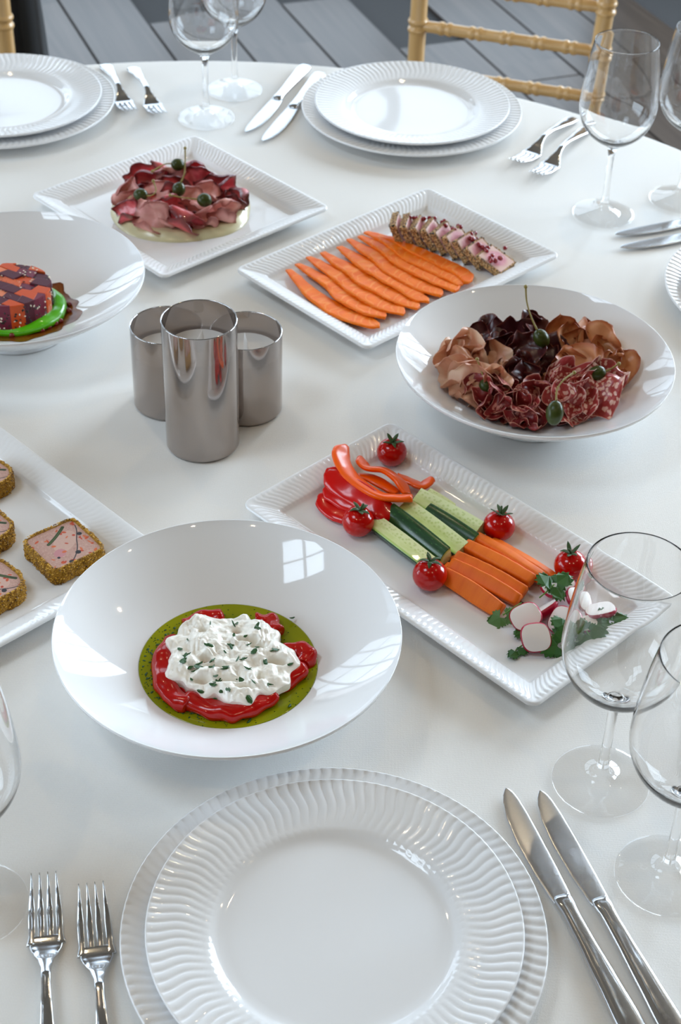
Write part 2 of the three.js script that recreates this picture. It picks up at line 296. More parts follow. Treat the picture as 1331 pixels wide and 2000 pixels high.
{
  // a dark garment hung over the left chair's back
  const g = grid(40, 24, (u, v) => { const w = 0.15 + 0.05 * v * v, x = (u - 0.5) * w + 0.02 * Math.sin(v * 3), y = 0.93 - v * 0.62, f = 0.018 * Math.sin(u * 21 + v * 2) * (0.35 + v) + 0.02 * Math.sin(u * 7); return [x + 0.02 * v, y, f - 0.02 * v]; });
  const back = flipped(g.clone()); back.translate(0, 0, -0.006);
  const m = merge([g, back]); m.rotateY(0.2); m.translate(-0.69, 0, -2.87);
  single('hanging_cloth', m, M.cushion, 'dark grey folded cloth hanging behind the far left chair post', 'cloth');
}
// ---------------------------------------------------------------- plates, bowls
function ringGeo(prof, ribs, n, k) {                               // prof: [r, y, rib strength]; a lathe whose rim carries wavy ribs
  return outward(grid(n, prof.length - 1, (u, v, i, j) => {
    const [r, y, s] = prof[j], a = u * Math.PI * 2, wav = k * Math.sin(r * 150 + 0.6) ;
    const f = s ? s * (Math.abs(Math.sin((a * ribs) / 2 + wav)) ** 0.8 - 0.6) : 0;
    return [r * Math.cos(a), y + f, r * Math.sin(a)];
  }, { closeU: true }));
}
function roundPlate(R, well, rimH, name, parent) {
  const p = [[0.0001, 0.0065, 0], [well * 0.5, 0.0064, 0], [well * 0.86, 0.0064, 0], [well * 0.93, 0.0070, 0], [well * 0.97, 0.0086, 0], [well, 0.0104, 0], [well + 0.0025, 0.0118, 0.0003]];
  const a = well + 0.005, b = R - 0.0022;
  for (let i = 0; i <= 14; i++) { const t = i / 14; p.push([mixn(a, b, t), mixn(0.0124, rimH - 0.0006, t ** 0.92), 0.00105 * smooth(0, 0.12, t) * (0.55 + 0.45 * t)]); }
  p.push([R - 0.0012, rimH - 0.0001, 0.0002], [R - 0.0004, rimH - 0.0004, 0], [R, rimH - 0.0016, 0], [R - 0.0006, rimH - 0.003, 0], [R - 0.003, rimH - 0.0042, 0], [well + 0.006, 0.0065, 0], [well * 0.93, 0.002, 0], [well * 0.9, 0.0002, 0], [well * 0.86, 0, 0], [well * 0.83, 0.0014, 0], [0.0001, 0.0018, 0]);
  return ringGeo(p, Math.round(R * 700), Math.round(R * 700) * 8, 0.85);
}
const plateGeo = roundPlate(0.1367, 0.0905, 0.0205), chargerGeo = roundPlate(0.155, 0.104, 0.0195);
const SET = [
  ['nearest the camera', 0.0057, -0.7326], ['at the far middle, before the bamboo chair', 0.0811, -2.1388], ['at the upper left corner', -0.4897, -2.1193], ['at the right edge, mostly out of frame', 0.529, -1.665]];
for (const [where, x, z] of SET) {
  const turn = Math.atan2(x - TC[0], z - TC[1]);
  const c = single('charger_plate', chargerGeo, M.porcelain, `large white ribbed under-plate of the setting ${where}`, 'plate', null, [x, T + 0.0006, z]); c.rotation.y = turn;
  const p = single('dinner_plate', plateGeo, M.porcelain, `white ribbed dinner plate on top, setting ${where}`, 'plate', null, [x + 0.0003, T + 0.0086, z + 0.002]); p.rotation.y = turn + 0.05;
}
function bowlGeo() {
  const R = 0.145, pts = [], inn = (r) => 0.0195 + 0.0505 * (r / R) ** 2.25;
  for (let i = 0; i <= 26; i++) { const r = R * 0.985 * i / 26; pts.push([r, inn(r)]); }
  pts.push([R * 0.993, 0.0702], [R * 0.998, 0.0702], [R, 0.0694], [R * 0.999, 0.0683]);
  const out = (r) => mixn(0.012, 0.0668, clamp((r - 0.06) / (R - 0.0605)) ** 1.32);
  for (let i = 0; i <= 20; i++) { const r = mixn(R * 0.995, 0.06, i / 20); pts.push([r, out(r)]); }
  pts.push([0.058, 0.010], [0.0575, 0.001], [0.056, 0], [0.053, 0.0005], [0.052, 0.008], [0.04, 0.0125], [0, 0.0135]);
  return lathe(pts, 160);
}
const bowlG = bowlGeo();
const BOWL = { F: [-0.0904, -0.9912], R: [0.1968, -1.4237], L: [-0.3704, -1.5557] };
single('serving_bowl', bowlG, M.porcelain, 'wide white bowl holding peppers in green oil under white cheese', 'bowl', null, [BOWL.F[0], T + 0.0005, BOWL.F[1]]);
single('serving_bowl', bowlG, M.porcelain, 'wide white bowl holding the sliced cured meats', 'bowl', null, [BOWL.R[0], T + 0.0005, BOWL.R[1]]);
single('serving_bowl', bowlG, M.porcelain, 'wide white bowl at the left edge holding the fish tartare', 'bowl', null, [BOWL.L[0], T + 0.0005, BOWL.L[1]]);
function rectPlate(w, l, ribAmp = 0.0009) {
  const rc = 0.011, nc = 10, seg = 0.0011, sideW = Math.ceil((w - 2 * rc) / seg), sideL = Math.ceil((l - 2 * rc) / seg);
  const at = (inset) => {                                           // points of a rounded rectangle inset by that much, always in the same number
    const a = w / 2 - inset, b = l / 2 - inset, r = Math.max(rc - inset, 0.0025), P = [];
    const cs = [[a - r, b - r, 0], [-(a - r), b - r, 1], [-(a - r), -(b - r), 2], [a - r, -(b - r), 3]];
    cs.forEach(([cx, cz, q], k) => {
      for (let i = 0; i <= nc; i++) { const t = (q + i / nc) * Math.PI / 2; P.push([cx + r * Math.cos(t), cz + r * Math.sin(t), 0, 0]); }
      const n = k % 2 ? sideL : sideW, s = P[P.length - 1], [dx, dz] = [cs[(k + 1) % 4][0] + r * Math.cos((q + 1) * Math.PI / 2) - s[0], cs[(k + 1) % 4][1] + r * Math.sin((q + 1) * Math.PI / 2) - s[1]];
      for (let i = 1; i < n; i++) P.push([s[0] + dx * i / n, s[1] + dz * i / n, 1, (i / n) * (k % 2 ? l : w)]);
    });
    P.push(P[0].slice());
    return P;
  };
  const prof = [[0.0005, 0.0172, 0], [0.0002, 0.0184, 0], [0.0008, 0.0196, 0], [0.002, 0.0201, 0], [0.0036, 0.0199, 0.2]];
  for (let i = 0; i <= 9; i++) { const t = i / 9; prof.push([mixn(0.005, 0.0255, t), mixn(0.0197, 0.0128, t ** 1.15), 1 - 0.35 * t]); }
  prof.push([0.0268, 0.0116, 0.2], [0.0285, 0.0088, 0], [0.0305, 0.0072, 0], [0.034, 0.0063, 0], [0.045, 0.006, 0], [Math.min(w, l) * 0.3, 0.006, 0], [Math.min(w, l) / 2 - 0.004, 0.006, 0]);
  const under = [[0.0005, 0.0172, 0], [0.0015, 0.016, 0], [0.02, 0.0085, 0], [0.034, 0.002, 0], [0.036, 0, 0], [0.042, 0, 0], [0.044, 0.0014, 0], [Math.min(w, l) / 2 - 0.004, 0.0016, 0]];
  const make = (pr, fl) => { const rings = pr.map(([d]) => at(d)); const n = rings[0].length - 1; return grid(n, pr.length - 1, (u, v, i, j) => { const [x, z, side, s] = rings[j][i], [d, y, k] = pr[j]; const wav = 0.5 * Math.sin(d * 300); const f = k && side ? k * ribAmp * (Math.abs(Math.sin(s / 0.0072 * Math.PI + wav)) ** 0.8 - 0.55) * smooth(0, 0.004, Math.min(s, 1)) : 0; return [x, y + f, z]; }, { closeU: true }); };
  return merge([facing(make(prof), 1), facing(make(under), -1)]);
}
const PL = [
  ['sal', 0.0606, -1.6992, 0.8053, 0.2287, 0.3243, 'rectangular white plate holding the sliced salmon and seared tuna'],
  ['veg', 0.1077, -1.1653, 0.7849, 0.3727, 0.2058, 'long white ribbed plate holding the raw vegetable sticks'],
  ['meat', -0.2147, -1.8336, 0.7993, 0.2709, 0.2675, 'square white ribbed plate holding the rolled roast beef'],
  ['ter', -0.1577 - 0.707 * (0.1865 + 0.135) , -1.1463 - 0.707 * (0.1865 - 0.135), 0.7854, 0.373, 0.27, 'plain white plate at the left edge holding the meat terrine slices']];
for (const [k, x, z, a, w, l, label] of PL) {
  const g = rectPlate(w, l, k === 'ter' ? 0.00025 : 0.0009);
  const m = single('rectangular_plate', g, M.porcelain, label, 'plate', null, [x, T + 0.0005, z]); m.rotation.y = -a;
}
// ---------------------------------------------------------------- wine glasses
{
  const spline = (pts, n) => new THREE.CatmullRomCurve3(pts.map(([r, y]) => V3(r, y, 0)), false, 'centripetal').getPoints(n).map((p) => [p.x, p.y]);
  const foot = [[0, 0.0002], [0.03, 0.0002], [0.0375, 0.0003], [0.0394, 0.0008], [0.0397, 0.0014], [0.0392, 0.0021], [0.037, 0.0025]].concat(spline([[0.036, 0.0026], [0.028, 0.0036], [0.018, 0.0052], [0.011, 0.0078], [0.0068, 0.0122], [0.0050, 0.018]], 20));
  const stem = spline([[0.0050, 0.018], [0.0042, 0.03], [0.0038, 0.05], [0.0040, 0.072], [0.0046, 0.085], [0.0062, 0.0925]], 20);
  const bowl = spline([[0.0062, 0.0925], [0.0115, 0.0972], [0.022, 0.1035], [0.0325, 0.112], [0.0405, 0.1225], [0.0456, 0.1345], [0.0478, 0.147], [0.0476, 0.160], [0.0460, 0.180], [0.0430, 0.205], [0.0388, 0.2295]], 56)
    .concat([[0.0386, 0.2304], [0.0382, 0.2307], [0.0378, 0.2304]], spline([[0.0377, 0.2295], [0.0420, 0.205], [0.0450, 0.180], [0.0466, 0.160], [0.0468, 0.147], [0.0446, 0.1348], [0.0394, 0.1235], [0.0315, 0.1137], [0.0212, 0.1060], [0.0110, 0.1015], [0.005, 0.1002], [0, 0.1]], 56));
  const all = [...foot, ...stem.slice(1), ...bowl.slice(1)], N = 96, g = lathe(all, N), P = all.length;   // LatheGeometry: point j of segment i is i * P + j
  const cut = (a, b) => { const q = g.index.array, idx = []; for (let i = 0; i < q.length; i += 3) { const r = Math.min(q[i] % P, q[i + 1] % P, q[i + 2] % P); if (r >= a && r < b) idx.push(q[i], q[i + 1], q[i + 2]); }
    const map = new Map(), pos = [], nor = [], uv = []; const ni = idx.map((v) => { if (!map.has(v)) { map.set(v, map.size); for (const [arr, at, n] of [[pos, g.attributes.position, 3], [nor, g.attributes.normal, 3], [uv, g.attributes.uv, 2]]) for (let k = 0; k < n; k++) arr.push(at.array[v * n + k]); } return map.get(v); });
    const o = new THREE.BufferGeometry(); o.setAttribute('position', new THREE.Float32BufferAttribute(pos, 3)); o.setAttribute('normal', new THREE.Float32BufferAttribute(nor, 3)); o.setAttribute('uv', new THREE.Float32BufferAttribute(uv, 2)); o.setIndex(ni); return o; };
  const f = foot.length - 1, s = f + stem.length - 1;
  const root = thing('wine_glass', 'clear wine glass standing in front of the vegetable plate corner', 'wine glass', [0.2185, T + 0.0002, -0.8997]);
  part('bowl', cut(s, P), M.glass, root); part('stem', cut(f, s), M.glass, root); part('foot', cut(0, f), M.thinGlass, root);
  for (const [x, z, l] of [
    [0.2588, -0.8046, 'clear wine glass at the right edge, nearest to the front knives'],
    [-0.262, -0.756, 'clear wine glass cut off by the left edge, next to the front forks'],
    [0.3245, -1.8736, 'clear wine glass before the bamboo chair, at the far right'],
    [0.429, -1.920, 'clear wine glass at the far right edge, behind its neighbour'],
    [-0.2063, -2.118, 'clear wine glass at the far left, the nearer of two overlapping glasses'],
    [-0.1735, -2.2145, 'clear wine glass at the far left, the farther of two overlapping glasses']]) copy(root, [x, T + 0.0002, z], 0, l);
}
// ---------------------------------------------------------------- cutlery
{
  const line = (y) => (z) => lerpTable(y, z)[0];
  const fy = line([[0, 0.0150], [0.015, 0.0102], [0.03, 0.0062], [0.045, 0.0038], [0.056, 0.0032], [0.066, 0.0052], [0.078, 0.0105], [0.092, 0.0145], [0.11, 0.0140], [0.14, 0.0098], [0.17, 0.0052], [0.19, 0.0028]]);
  const fw = [[0.044, 0.0126, 0.0010], [0.052, 0.0128, 0.0011], [0.060, 0.0118, 0.0012], [0.068, 0.0088, 0.0014], [0.076, 0.0056, 0.0017], [0.085, 0.0038, 0.0020], [0.100, 0.0034, 0.0021], [0.125, 0.0045, 0.0021], [0.155, 0.0074, 0.0020], [0.178, 0.0095, 0.0019], [0.186, 0.0092, 0.0019], [0.1895, 0.0062, 0.0018], [0.1905, 0.0025, 0.0016]];
  const sec = (z, x, w, h, e, y = fy(z)) => { const d = V3(0, fy(z + 0.002) - fy(z - 0.002), 0.004).normalize(), u = V3().crossVectors(d, V3(1, 0, 0)).normalize(); return { p: V3(x, y, z), r: V3(1, 0, 0), u, w, h, e }; };
  const handle = loft(Array.from({ length: 53 }, (_, i) => { const z = mixn(0.050, 0.1905, i / 52), [w, h] = lerpTable(fw, z); return sec(z, 0, w, h, 3.2); }), 24);
  const tine = (k) => loft(Array.from({ length: 23 }, (_, i) => { const z = mixn(0.0002, 0.057, i / 22), t = z / 0.057, base = (k - 1.5) * 0.00672, x = base * mixn(0.90, 1.0, smooth(0, 0.7, t)); const w = mixn(0.0006, 0.00252, smooth(0, 0.62, t)) * (t < 0.05 ? 0.7 : 1) + (t > 0.86 ? (t - 0.86) * 0.012 : 0); return sec(z, x, w, mixn(0.0006, 0.0011, t), 3.2); }), 12);
  const fork = thing('fork', 'steel dinner fork, outer of the two nearest forks', 'fork');
  part('handle', handle, M.steel, fork); for (let k = 0; k < 4; k++) part('tine', tine(k), M.steel, fork);
  const lay = (root, tip, end, len, label) => { const d = V3(end[0] - tip[0], 0, end[1] - tip[1]), a = Math.atan2(d.x, d.z), pos = [tip[0], T, tip[1]]; if (root.userData.laid) { const c = copy(root, pos, a, label); delete c.userData.laid; return; } root.position.set(...pos); root.rotation.y = a; root.userData.laid = true; root.userData.label = label; };
  lay(fork, [-0.2133, -0.777], [-0.1904, -0.6506], 0.19, 'steel fork in the front left, the outer one beside the glass foot');
  lay(fork, [-0.1768, -0.7689], [-0.1525, -0.652], 0.19, 'steel fork in the front left, the inner one nearest the plate');
  lay(fork, [-0.3092, -2.1033], [-0.3679, -2.2747], 0.19, 'steel fork at the far left, beside the corner plate');
  lay(fork, [-0.2672, -2.0967], [-0.325, -2.2634], 0.19, 'steel fork at the far left, nearer the two overlapping glasses');
  lay(fork, [0.2165, -1.9879], [0.3083, -2.1461], 0.19, 'steel fork right of the far middle plate, the nearer to that plate');
  lay(fork, [0.2413, -1.9525], [0.3291, -2.1227], 0.19, 'steel fork right of the far middle plate, the nearer to the tall glass');
  delete fork.userData.laid;
  // knife: a flat blade with a curved edge on its left, a bolster and a swelling hollow handle
  const bl = [[0, 0.002, 0.0035], [0.002, 0.0005, 0.0055], [0.006, -0.0022, 0.0072], [0.014, -0.0052, 0.0084], [0.03, -0.0088, 0.0092], [0.055, -0.0108, 0.0093], [0.085, -0.0104, 0.0090], [0.108, -0.0086, 0.0085], [0.116, -0.0074, 0.0080], [0.120, -0.006, 0.0072]];
  const blade = loft(Array.from({ length: 41 }, (_, i) => { const z = 0.12 * (i / 40) ** 1.15, [a, b] = lerpTable(bl, z); return { p: V3((a + b) / 2, 0.0042, z), r: V3(1, 0, 0), u: V3(0, 1, 0), w: (b - a) / 2, h: mixn(0.0006, 0.0013, z / 0.12), e: 2.4 }; }), 24);
  const hw = [[0.112, 0.0062, 0.0022], [0.116, 0.0076, 0.0034], [0.121, 0.0074, 0.0040], [0.128, 0.0066, 0.0040], [0.15, 0.0070, 0.0041], [0.19, 0.0088, 0.0044], [0.225, 0.0104, 0.0044], [0.236, 0.0100, 0.0042], [0.240, 0.0075, 0.0036], [0.2412, 0.003, 0.002]];
  const hdl = loft(Array.from({ length: 45 }, (_, i) => { const z = mixn(0.112, 0.2412, i / 44), [w, h] = lerpTable(hw, z); return { p: V3(0.0006, 0.0045, z), r: V3(1, 0, 0), u: V3(0, 1, 0), w, h, e: 2.7 }; }), 28);
  const knife = thing('table_knife', 'x', 'knife');
  part('blade', blade, M.blade, knife, 'brushed flat blade'); part('handle', hdl, M.steel, knife, 'polished hollow handle');
  lay(knife, [0.1378, -0.8843], [0.2141, -0.6694], 0.24, 'steel table knife in the front right, the inner one along the plate');
  lay(knife, [0.1652, -0.8828], [0.2429, -0.6705], 0.24, 'steel table knife in the front right, the outer one beside the glass');
  lay(knife, [-0.1446, -2.0695], [-0.0686, -2.3112], 0.24, 'steel table knife left of the far middle plate, the outer one');
  lay(knife, [-0.1198, -2.0427], [-0.0471, -2.2829], 0.24, 'steel table knife left of the far middle plate, the one touching its shadow');
  lay(knife, [0.3341, -1.8114], [0.4204, -1.8494], 0.24, 'steel table knife at the right edge, the farther of two beside a cut-off plate');
  lay(knife, [0.3366, -1.7779], [0.4149, -1.8117], 0.24, 'steel table knife at the right edge, the nearer one partly under the cut-off plate rim');
  delete knife.userData.laid;
}
// ---------------------------------------------------------------- candles in smoked glass
for (const [x, z, h, wax, turn, label] of [
  [-0.144, -1.348, 0.1477, 0.116, 0, 'tall smoked mirror-glass candle, the middle one in front'],
  [-0.1858, -1.4192, 0.0955, 0.066, 0.9, 'short smoked mirror-glass candle, the left one behind the tall candle'],
  [-0.1032, -1.4137, 0.0955, 0.072, 2.1, 'short smoked mirror-glass candle, the right one behind the tall candle']]) {
  const c = thing('candle', label, 'candle', [x, T + 0.0004, z], turn), R = 0.0375;
  part('glass_cylinder', lathe([[R - 0.0012, h], [R, h], [R, 0.003], [R - 0.002, 0.0004], [0, 0.0002]].map((p) => p).reverse().concat([]), 96), M.smoked, c);
  part('rim', new THREE.TorusGeometry(R - 0.0006, 0.0007, 8, 96).rotateX(Math.PI / 2).translate(0, h, 0), M.rimMetal, c);
  part('wax', lathe([[0, 0.002], [R - 0.003, 0.002], [R - 0.0028, wax - 0.002], [R - 0.004, wax], [R - 0.008, wax - 0.0035], [R - 0.016, wax - 0.005], [0, wax - 0.0055]], 64), M.wax, c);
  const fl = loft(Array.from({ length: 15 }, (_, i) => { const t = i / 14, w = 0.0052 * Math.sin(Math.PI * Math.min(0.30 + t * 0.70, 1)) * (1 - 0.25 * t) + 0.0002; return { p: V3(0.003 * t * t, wax - 0.006 + 0.026 * t, 0), r: V3(1, 0, 0), u: V3(0, 0, 1), w, h: w * 0.32, e: 2 }; }), 16);
  part('flame', fl, M.flame, c, 'white artificial flame');
}
// ---------------------------------------------------------------- food: materials
const ORD = ['first', 'second', 'third', 'fourth', 'fifth', 'sixth', 'seventh', 'eighth', 'ninth', 'tenth', 'eleventh', 'twelfth', 'thirteenth', 'fourteenth', 'fifteenth', 'sixteenth', 'seventeenth', 'eighteenth', 'nineteenth', 'twentieth'];
const F = {
  salmon: tex(256, 512, (u, v) => { const s = Math.sin((v * 18 + 2.5 * Math.abs(u - 0.5) * 4 + 5 * fbm(u * 4, v * 6, 4, 3, 3)) * Math.PI), n = fbm(u * 6, v * 10, 6, 4, 8); return mix3(mix3(c3(0xe25e06), c3(0xf58018), n), c3(0xf2a060), smooth(0.6, 1, s) * 0.5 * smooth(0.42, 0.62, fbm(u * 3, v * 3, 3, 2, 77))); }, { repeat: [12, 9] }),
  tuna: tex(256, 256, (u, v) => { const e = Math.hypot(u - 0.5, v - 0.5) * 2, n = fbm(u * 6, v * 6, 6, 4, 2); return mix3(mix3(c3(0xc8788a), c3(0xdc9ea2), n), c3(0xd9b4a6), smooth(0.55, 0.95, e)); }),
  crust: tex(512, 512, (u, v) => { const [d, id] = cells(u * 36, v * 36, 36, 4), n = fbm(u * 12, v * 12, 12, 3, 6); const base = mix3(c3(0x8a5a30), c3(0xc08c50), n); return d < 0.44 ? (id < 0.5 ? mix3(c3(0x17120e), c3(0x33261c), id * 2) : mix3(c3(0xc79a5c), c3(0xe2c48c), (id - 0.5) * 2)) : base; }),
  crustB: tex(256, 256, (u, v) => { const [d] = cells(u * 18, v * 18, 18, 4); return clamp(1 - d * 1.5); }, { srgb: false }),
  beefP: tex(256, 256, (u, v) => { const e = Math.hypot(u - 0.5, v - 0.5) * 2, n = fbm(u * 10, v * 4, 10, 4, 12); return mix3(mix3(c3(0xd8908a), c3(0xecbcb0), n), c3(0xa5625a), smooth(0.72, 1, e + 0.2 * (n - 0.5))); }),
  beefR: tex(256, 256, (u, v) => { const e = Math.hypot(u - 0.5, v - 0.5) * 2, n = fbm(u * 10, v * 5, 10, 4, 19); return mix3(mix3(c3(0xba3a44), c3(0xe0706e), n), c3(0x6e2a2a), smooth(0.72, 1, e + 0.2 * (n - 0.5))); }),
  beefD: tex(256, 256, (u, v) => { const e = Math.hypot(u - 0.5, v - 0.5) * 2, n = fbm(u * 10, v * 5, 10, 4, 29); return mix3(mix3(c3(0xb8444a), c3(0xd8807a), n), c3(0x5b2422), smooth(0.6, 0.95, e + 0.25 * (n - 0.5))); }),
  pros: tex(256, 256, (u, v) => { const n = fbm(u * 3, v * 9, 3, 4, 31), m = fbm(u * 2, v * 2, 2, 2, 35); return mix3(mix3(c3(0xd48f74), c3(0xf0c49c), n), c3(0xf7e2c8), smooth(0.55, 0.75, m) * 0.8); }),
  peach: tex(256, 256, (u, v) => { const e = Math.hypot(u - 0.5, v - 0.5) * 2, n = fbm(u * 6, v * 6, 6, 4, 41); return mix3(mix3(c3(0xcf8a58), c3(0xe5ae80), n), c3(0xb8683a), smooth(0.75, 1, e)); }),
  dark: tex(256, 256, (u, v) => { const e = Math.hypot(u - 0.5, v - 0.5) * 2, n = fbm(u * 5, v * 9, 5, 4, 51), b = smooth(0.64, 0.76, fbm(u * 4, v * 4, 4, 3, 56)); return mix3(mix3(mix3(c3(0x2c0d10), c3(0x5c1c20), n), c3(0x807680), b * 0.55), c3(0x8a4630), smooth(0.9, 1.0, e) * 0.6); }),
  coppa: tex(256, 256, (u, v) => { const e = Math.hypot(u - 0.5, v - 0.5) * 2, n = fbm(u * 5, v * 5, 5, 4, 61), f = smooth(0.6, 0.68, fbm(u * 9, v * 9, 9, 3, 66)); return mix3(mix3(mix3(c3(0x5e1519), c3(0x9a2e2c), n), c3(0xd99a88), f * 0.75), c3(0xd7a58c), smooth(0.93, 1.0, e) * 0.8); }),
  salami: tex(256, 256, (u, v) => { const e = Math.hypot(u - 0.5, v - 0.5) * 2, [d, id] = cells(u * 11 + 0.7 * noise2(u * 20, v * 20, 20, 20), v * 11, 11, 71), n = fbm(u * 8, v * 8, 8, 3, 75); const fat = smooth(0.5, 0.32, d + 0.25 * (n - 0.5)) * (id > 0.35 ? 1 : 0.1); return mix3(mix3(mix3(c3(0x8a2426), c3(0xb04640), n), c3(0xe9c6b4), fat * 0.85), c3(0xe6cfc0), smooth(0.94, 1.0, e) * 0.7); }),
  carrot: tex(128, 256, (u, v) => { const n = fbm(u * 6, v * 40, 6, 3, 81), m = fbm(u * 4, v * 6, 4, 3, 85); return mix3(c3(0xdd5c00), c3(0xf8841c), 0.55 * n + 0.45 * m); }, { repeat: [10, 10] }),
  cuke: tex(256, 256, (u, v) => { const n = fbm(u * 6, v * 12, 6, 4, 91); let c = mix3(c3(0xc9d98c), c3(0xdfe9b4), n); const [d] = cells(u * 5, v * 22, 22, 95); if (u < 0.46) c = mix3(c, c3(0xe9efc6), smooth(0.46, 0.3, u) * 0.5); if (u > 0.10 && u < 0.5) c = mix3(c, c3(0xa9bf62), smooth(0.42, 0.2, d) * 0.4); return mix3(c, c3(0x9fbf58), smooth(0.8, 1, u)); }, { repeat: [1, 11] }),
  skin: tex(128, 256, (u, v) => { const n = fbm(u * 10, v * 6, 10, 4, 97), [d] = cells(u * 8, v * 12, 24, 99); return mix3(mix3(c3(0x0f3015), c3(0x2c5e26), n), c3(0x5a8a44), smooth(0.16, 0.05, d) * 0.5); }, { repeat: [1, 8] }),
  oil: tex(512, 512, (u, v) => { const n = fbm(u * 5, v * 5, 5, 4, 101), left = smooth(0.62, 0.15, u) * smooth(0.05, 0.3, v), [d, id] = cells(u * 110, v * 110, 110, 103), s = fbm(u * 20, v * 20, 20, 2, 107); let c = mix3(c3(0x7c8404), c3(0x9a9c10), n); const k = Math.hypot(u - 0.5, v - 0.5) * 2; c = mix3(c, c3(0x4e5a0c), smooth(0.92, 0.6, k) * 0.75); const den = 0.03 + 0.85 * left * smooth(0.92, 0.72, k) * smooth(0.35, 0.6, s); if (d < 0.42 && id < den) c = mix3(c3(0x16300c), c3(0x345018), hash(Math.floor(id * 1e5), 3)); return c; }),
  brown: tex(256, 256, (u, v) => { const n = fbm(u * 8, v * 8, 8, 4, 111); return mix3(c3(0x5c2808), c3(0xa86a1c), n * n * 1.5); }),
};
const G = (map, o = {}) => phy({ map, roughness: 0.35, specularIntensity: 0.7, ...o });
const FM = {
  salmon: G(F.salmon, { roughness: 0.42, specularIntensity: 0.3, bumpMap: F.salmon, bumpScale: 0.0006 }),
  tuna: G(F.tuna, { roughness: 0.4 }), crust: G(F.crust, { roughness: 0.6, bumpMap: F.crustB, bumpScale: 0.0008 }),
  beefP: G(F.beefP, { roughness: 0.38 }), beefR: G(F.beefR, { roughness: 0.32, clearcoat: 0.3 }), beefD: G(F.beefD, { roughness: 0.35 }),
  pros: G(F.pros, { roughness: 0.38, transmission: 0.3, thickness: 0, clearcoat: 0.4, clearcoatRoughness: 0.25 }), peach: G(F.peach, { roughness: 0.4, transmission: 0.25, thickness: 0, clearcoat: 0.3, clearcoatRoughness: 0.3 }),
  dark: G(F.dark, { roughness: 0.33, clearcoat: 0.3, clearcoatRoughness: 0.3 }), coppa: G(F.coppa, { roughness: 0.36, clearcoat: 0.25, clearcoatRoughness: 0.3 }), salami: G(F.salami, { roughness: 0.36, clearcoat: 0.3, clearcoatRoughness: 0.25 }),
  carrot: G(F.carrot, { roughness: 0.5 }), cuke: G(F.cuke, { roughness: 0.3, clearcoat: 0.3 }), skin: G(F.skin, { roughness: 0.3, clearcoat: 0.4, clearcoatRoughness: 0.2 }),
  tomato: phy({ color: 0xb40400, roughness: 0.16, specularIntensity: 0.7, clearcoat: 0.3, clearcoatRoughness: 0.05 }), stalk: phy({ color: 0x2f4a1c, roughness: 0.6 }),
  orangePepper: phy({ color: 0xf65c00, roughness: 0.3, specularIntensity: 0.6, clearcoat: 0.2, clearcoatRoughness: 0.1 }), redPepper: phy({ color: 0xc60400, roughness: 0.24, specularIntensity: 0.6, clearcoat: 0.4, clearcoatRoughness: 0.08 }), roastPepper: phy({ color: 0xae0400, roughness: 0.22, specularIntensity: 0.6, clearcoat: 0.35, clearcoatRoughness: 0.1 }),
  pith: phy({ color: 0xf08030, roughness: 0.5 }),
  radish: phy({ color: 0xb00f3c, roughness: 0.3, clearcoat: 0.3 }), radishIn: phy({ color: 0xf1eae6, roughness: 0.4 }),
  leaf: phy({ color: 0x2c661c, roughness: 0.5, transmission: 0.2, thickness: 0 }), leafB: phy({ color: 0x56803c, roughness: 0.5, transmission: 0.2, thickness: 0 }), stem: phy({ color: 0x5d8a34, roughness: 0.5 }), herb: phy({ color: 0x1d4d18, roughness: 0.5 }),
  caper: phy({ color: 0x343c12, roughness: 0.3, specularIntensity: 0.6 }), caperStem: phy({ color: 0x8a7a3a, roughness: 0.5 }),
  cheese: phy({ color: 0xf4f0e6, roughness: 0.36, clearcoat: 0.5, clearcoatRoughness: 0.2 }),
  oil: G(F.oil, { roughness: 0.05, clearcoat: 0.3 }), green: phy({ color: 0x58bc04, roughness: 0.25, clearcoat: 0.5, clearcoatRoughness: 0.15 }), brown: G(F.brown, { roughness: 0.25, specularIntensity: 0.5 }), peppercorn: phy({ color: 0x7a1c10, roughness: 0.2, clearcoat: 0.5 }),
  sauce: phy({ color: 0xcdc39a, roughness: 0.3, clearcoat: 0.5, clearcoatRoughness: 0.15 }), berry: phy({ color: 0x8e0618, roughness: 0.15, clearcoat: 0.6 }),
  seedDark: phy({ color: 0x191411, roughness: 0.45 }), seedPale: phy({ color: 0xd9bd8a, roughness: 0.5 }), seedWhite: phy({ color: 0xe8dcc4, roughness: 0.5 }),
  tuna2: phy({ color: 0x4e1626, roughness: 0.3, specularIntensity: 0.6 }), tuna3: phy({ color: 0x6e2438, roughness: 0.3, specularIntensity: 0.6 }), salmon2: phy({ color: 0xc85a2c, roughness: 0.3, specularIntensity: 0.6 }), salmon3: phy({ color: 0xd87a52, roughness: 0.32, specularIntensity: 0.6 }), salmon4: phy({ color: 0xc44c1c, roughness: 0.28, specularIntensity: 0.6 }),
  mustard: G(tex(256, 256, (u, v) => { const [d, id] = cells(u * 40, v * 40, 40, 121), n = fbm(u * 8, v * 8, 8, 3, 125); return mix3(mix3(c3(0x96640a), c3(0xc8921a), n), id > 0.5 ? c3(0xe2b440) : c3(0x5a3a08), smooth(0.5, 0.1, d) * 0.7); }), { roughness: 0.55, bumpMap: tex(256, 256, (u, v) => clamp(1 - 1.4 * cells(u * 40, v * 40, 40, 121)[0]), { srgb: false }), bumpScale: 0.0009 }),
  grain: phy({ color: 0xd0a030, roughness: 0.5 }), grainDark: phy({ color: 0x6e4a0c, roughness: 0.5 }),
};
const seedGeo = new THREE.OctahedronGeometry(1, 0);
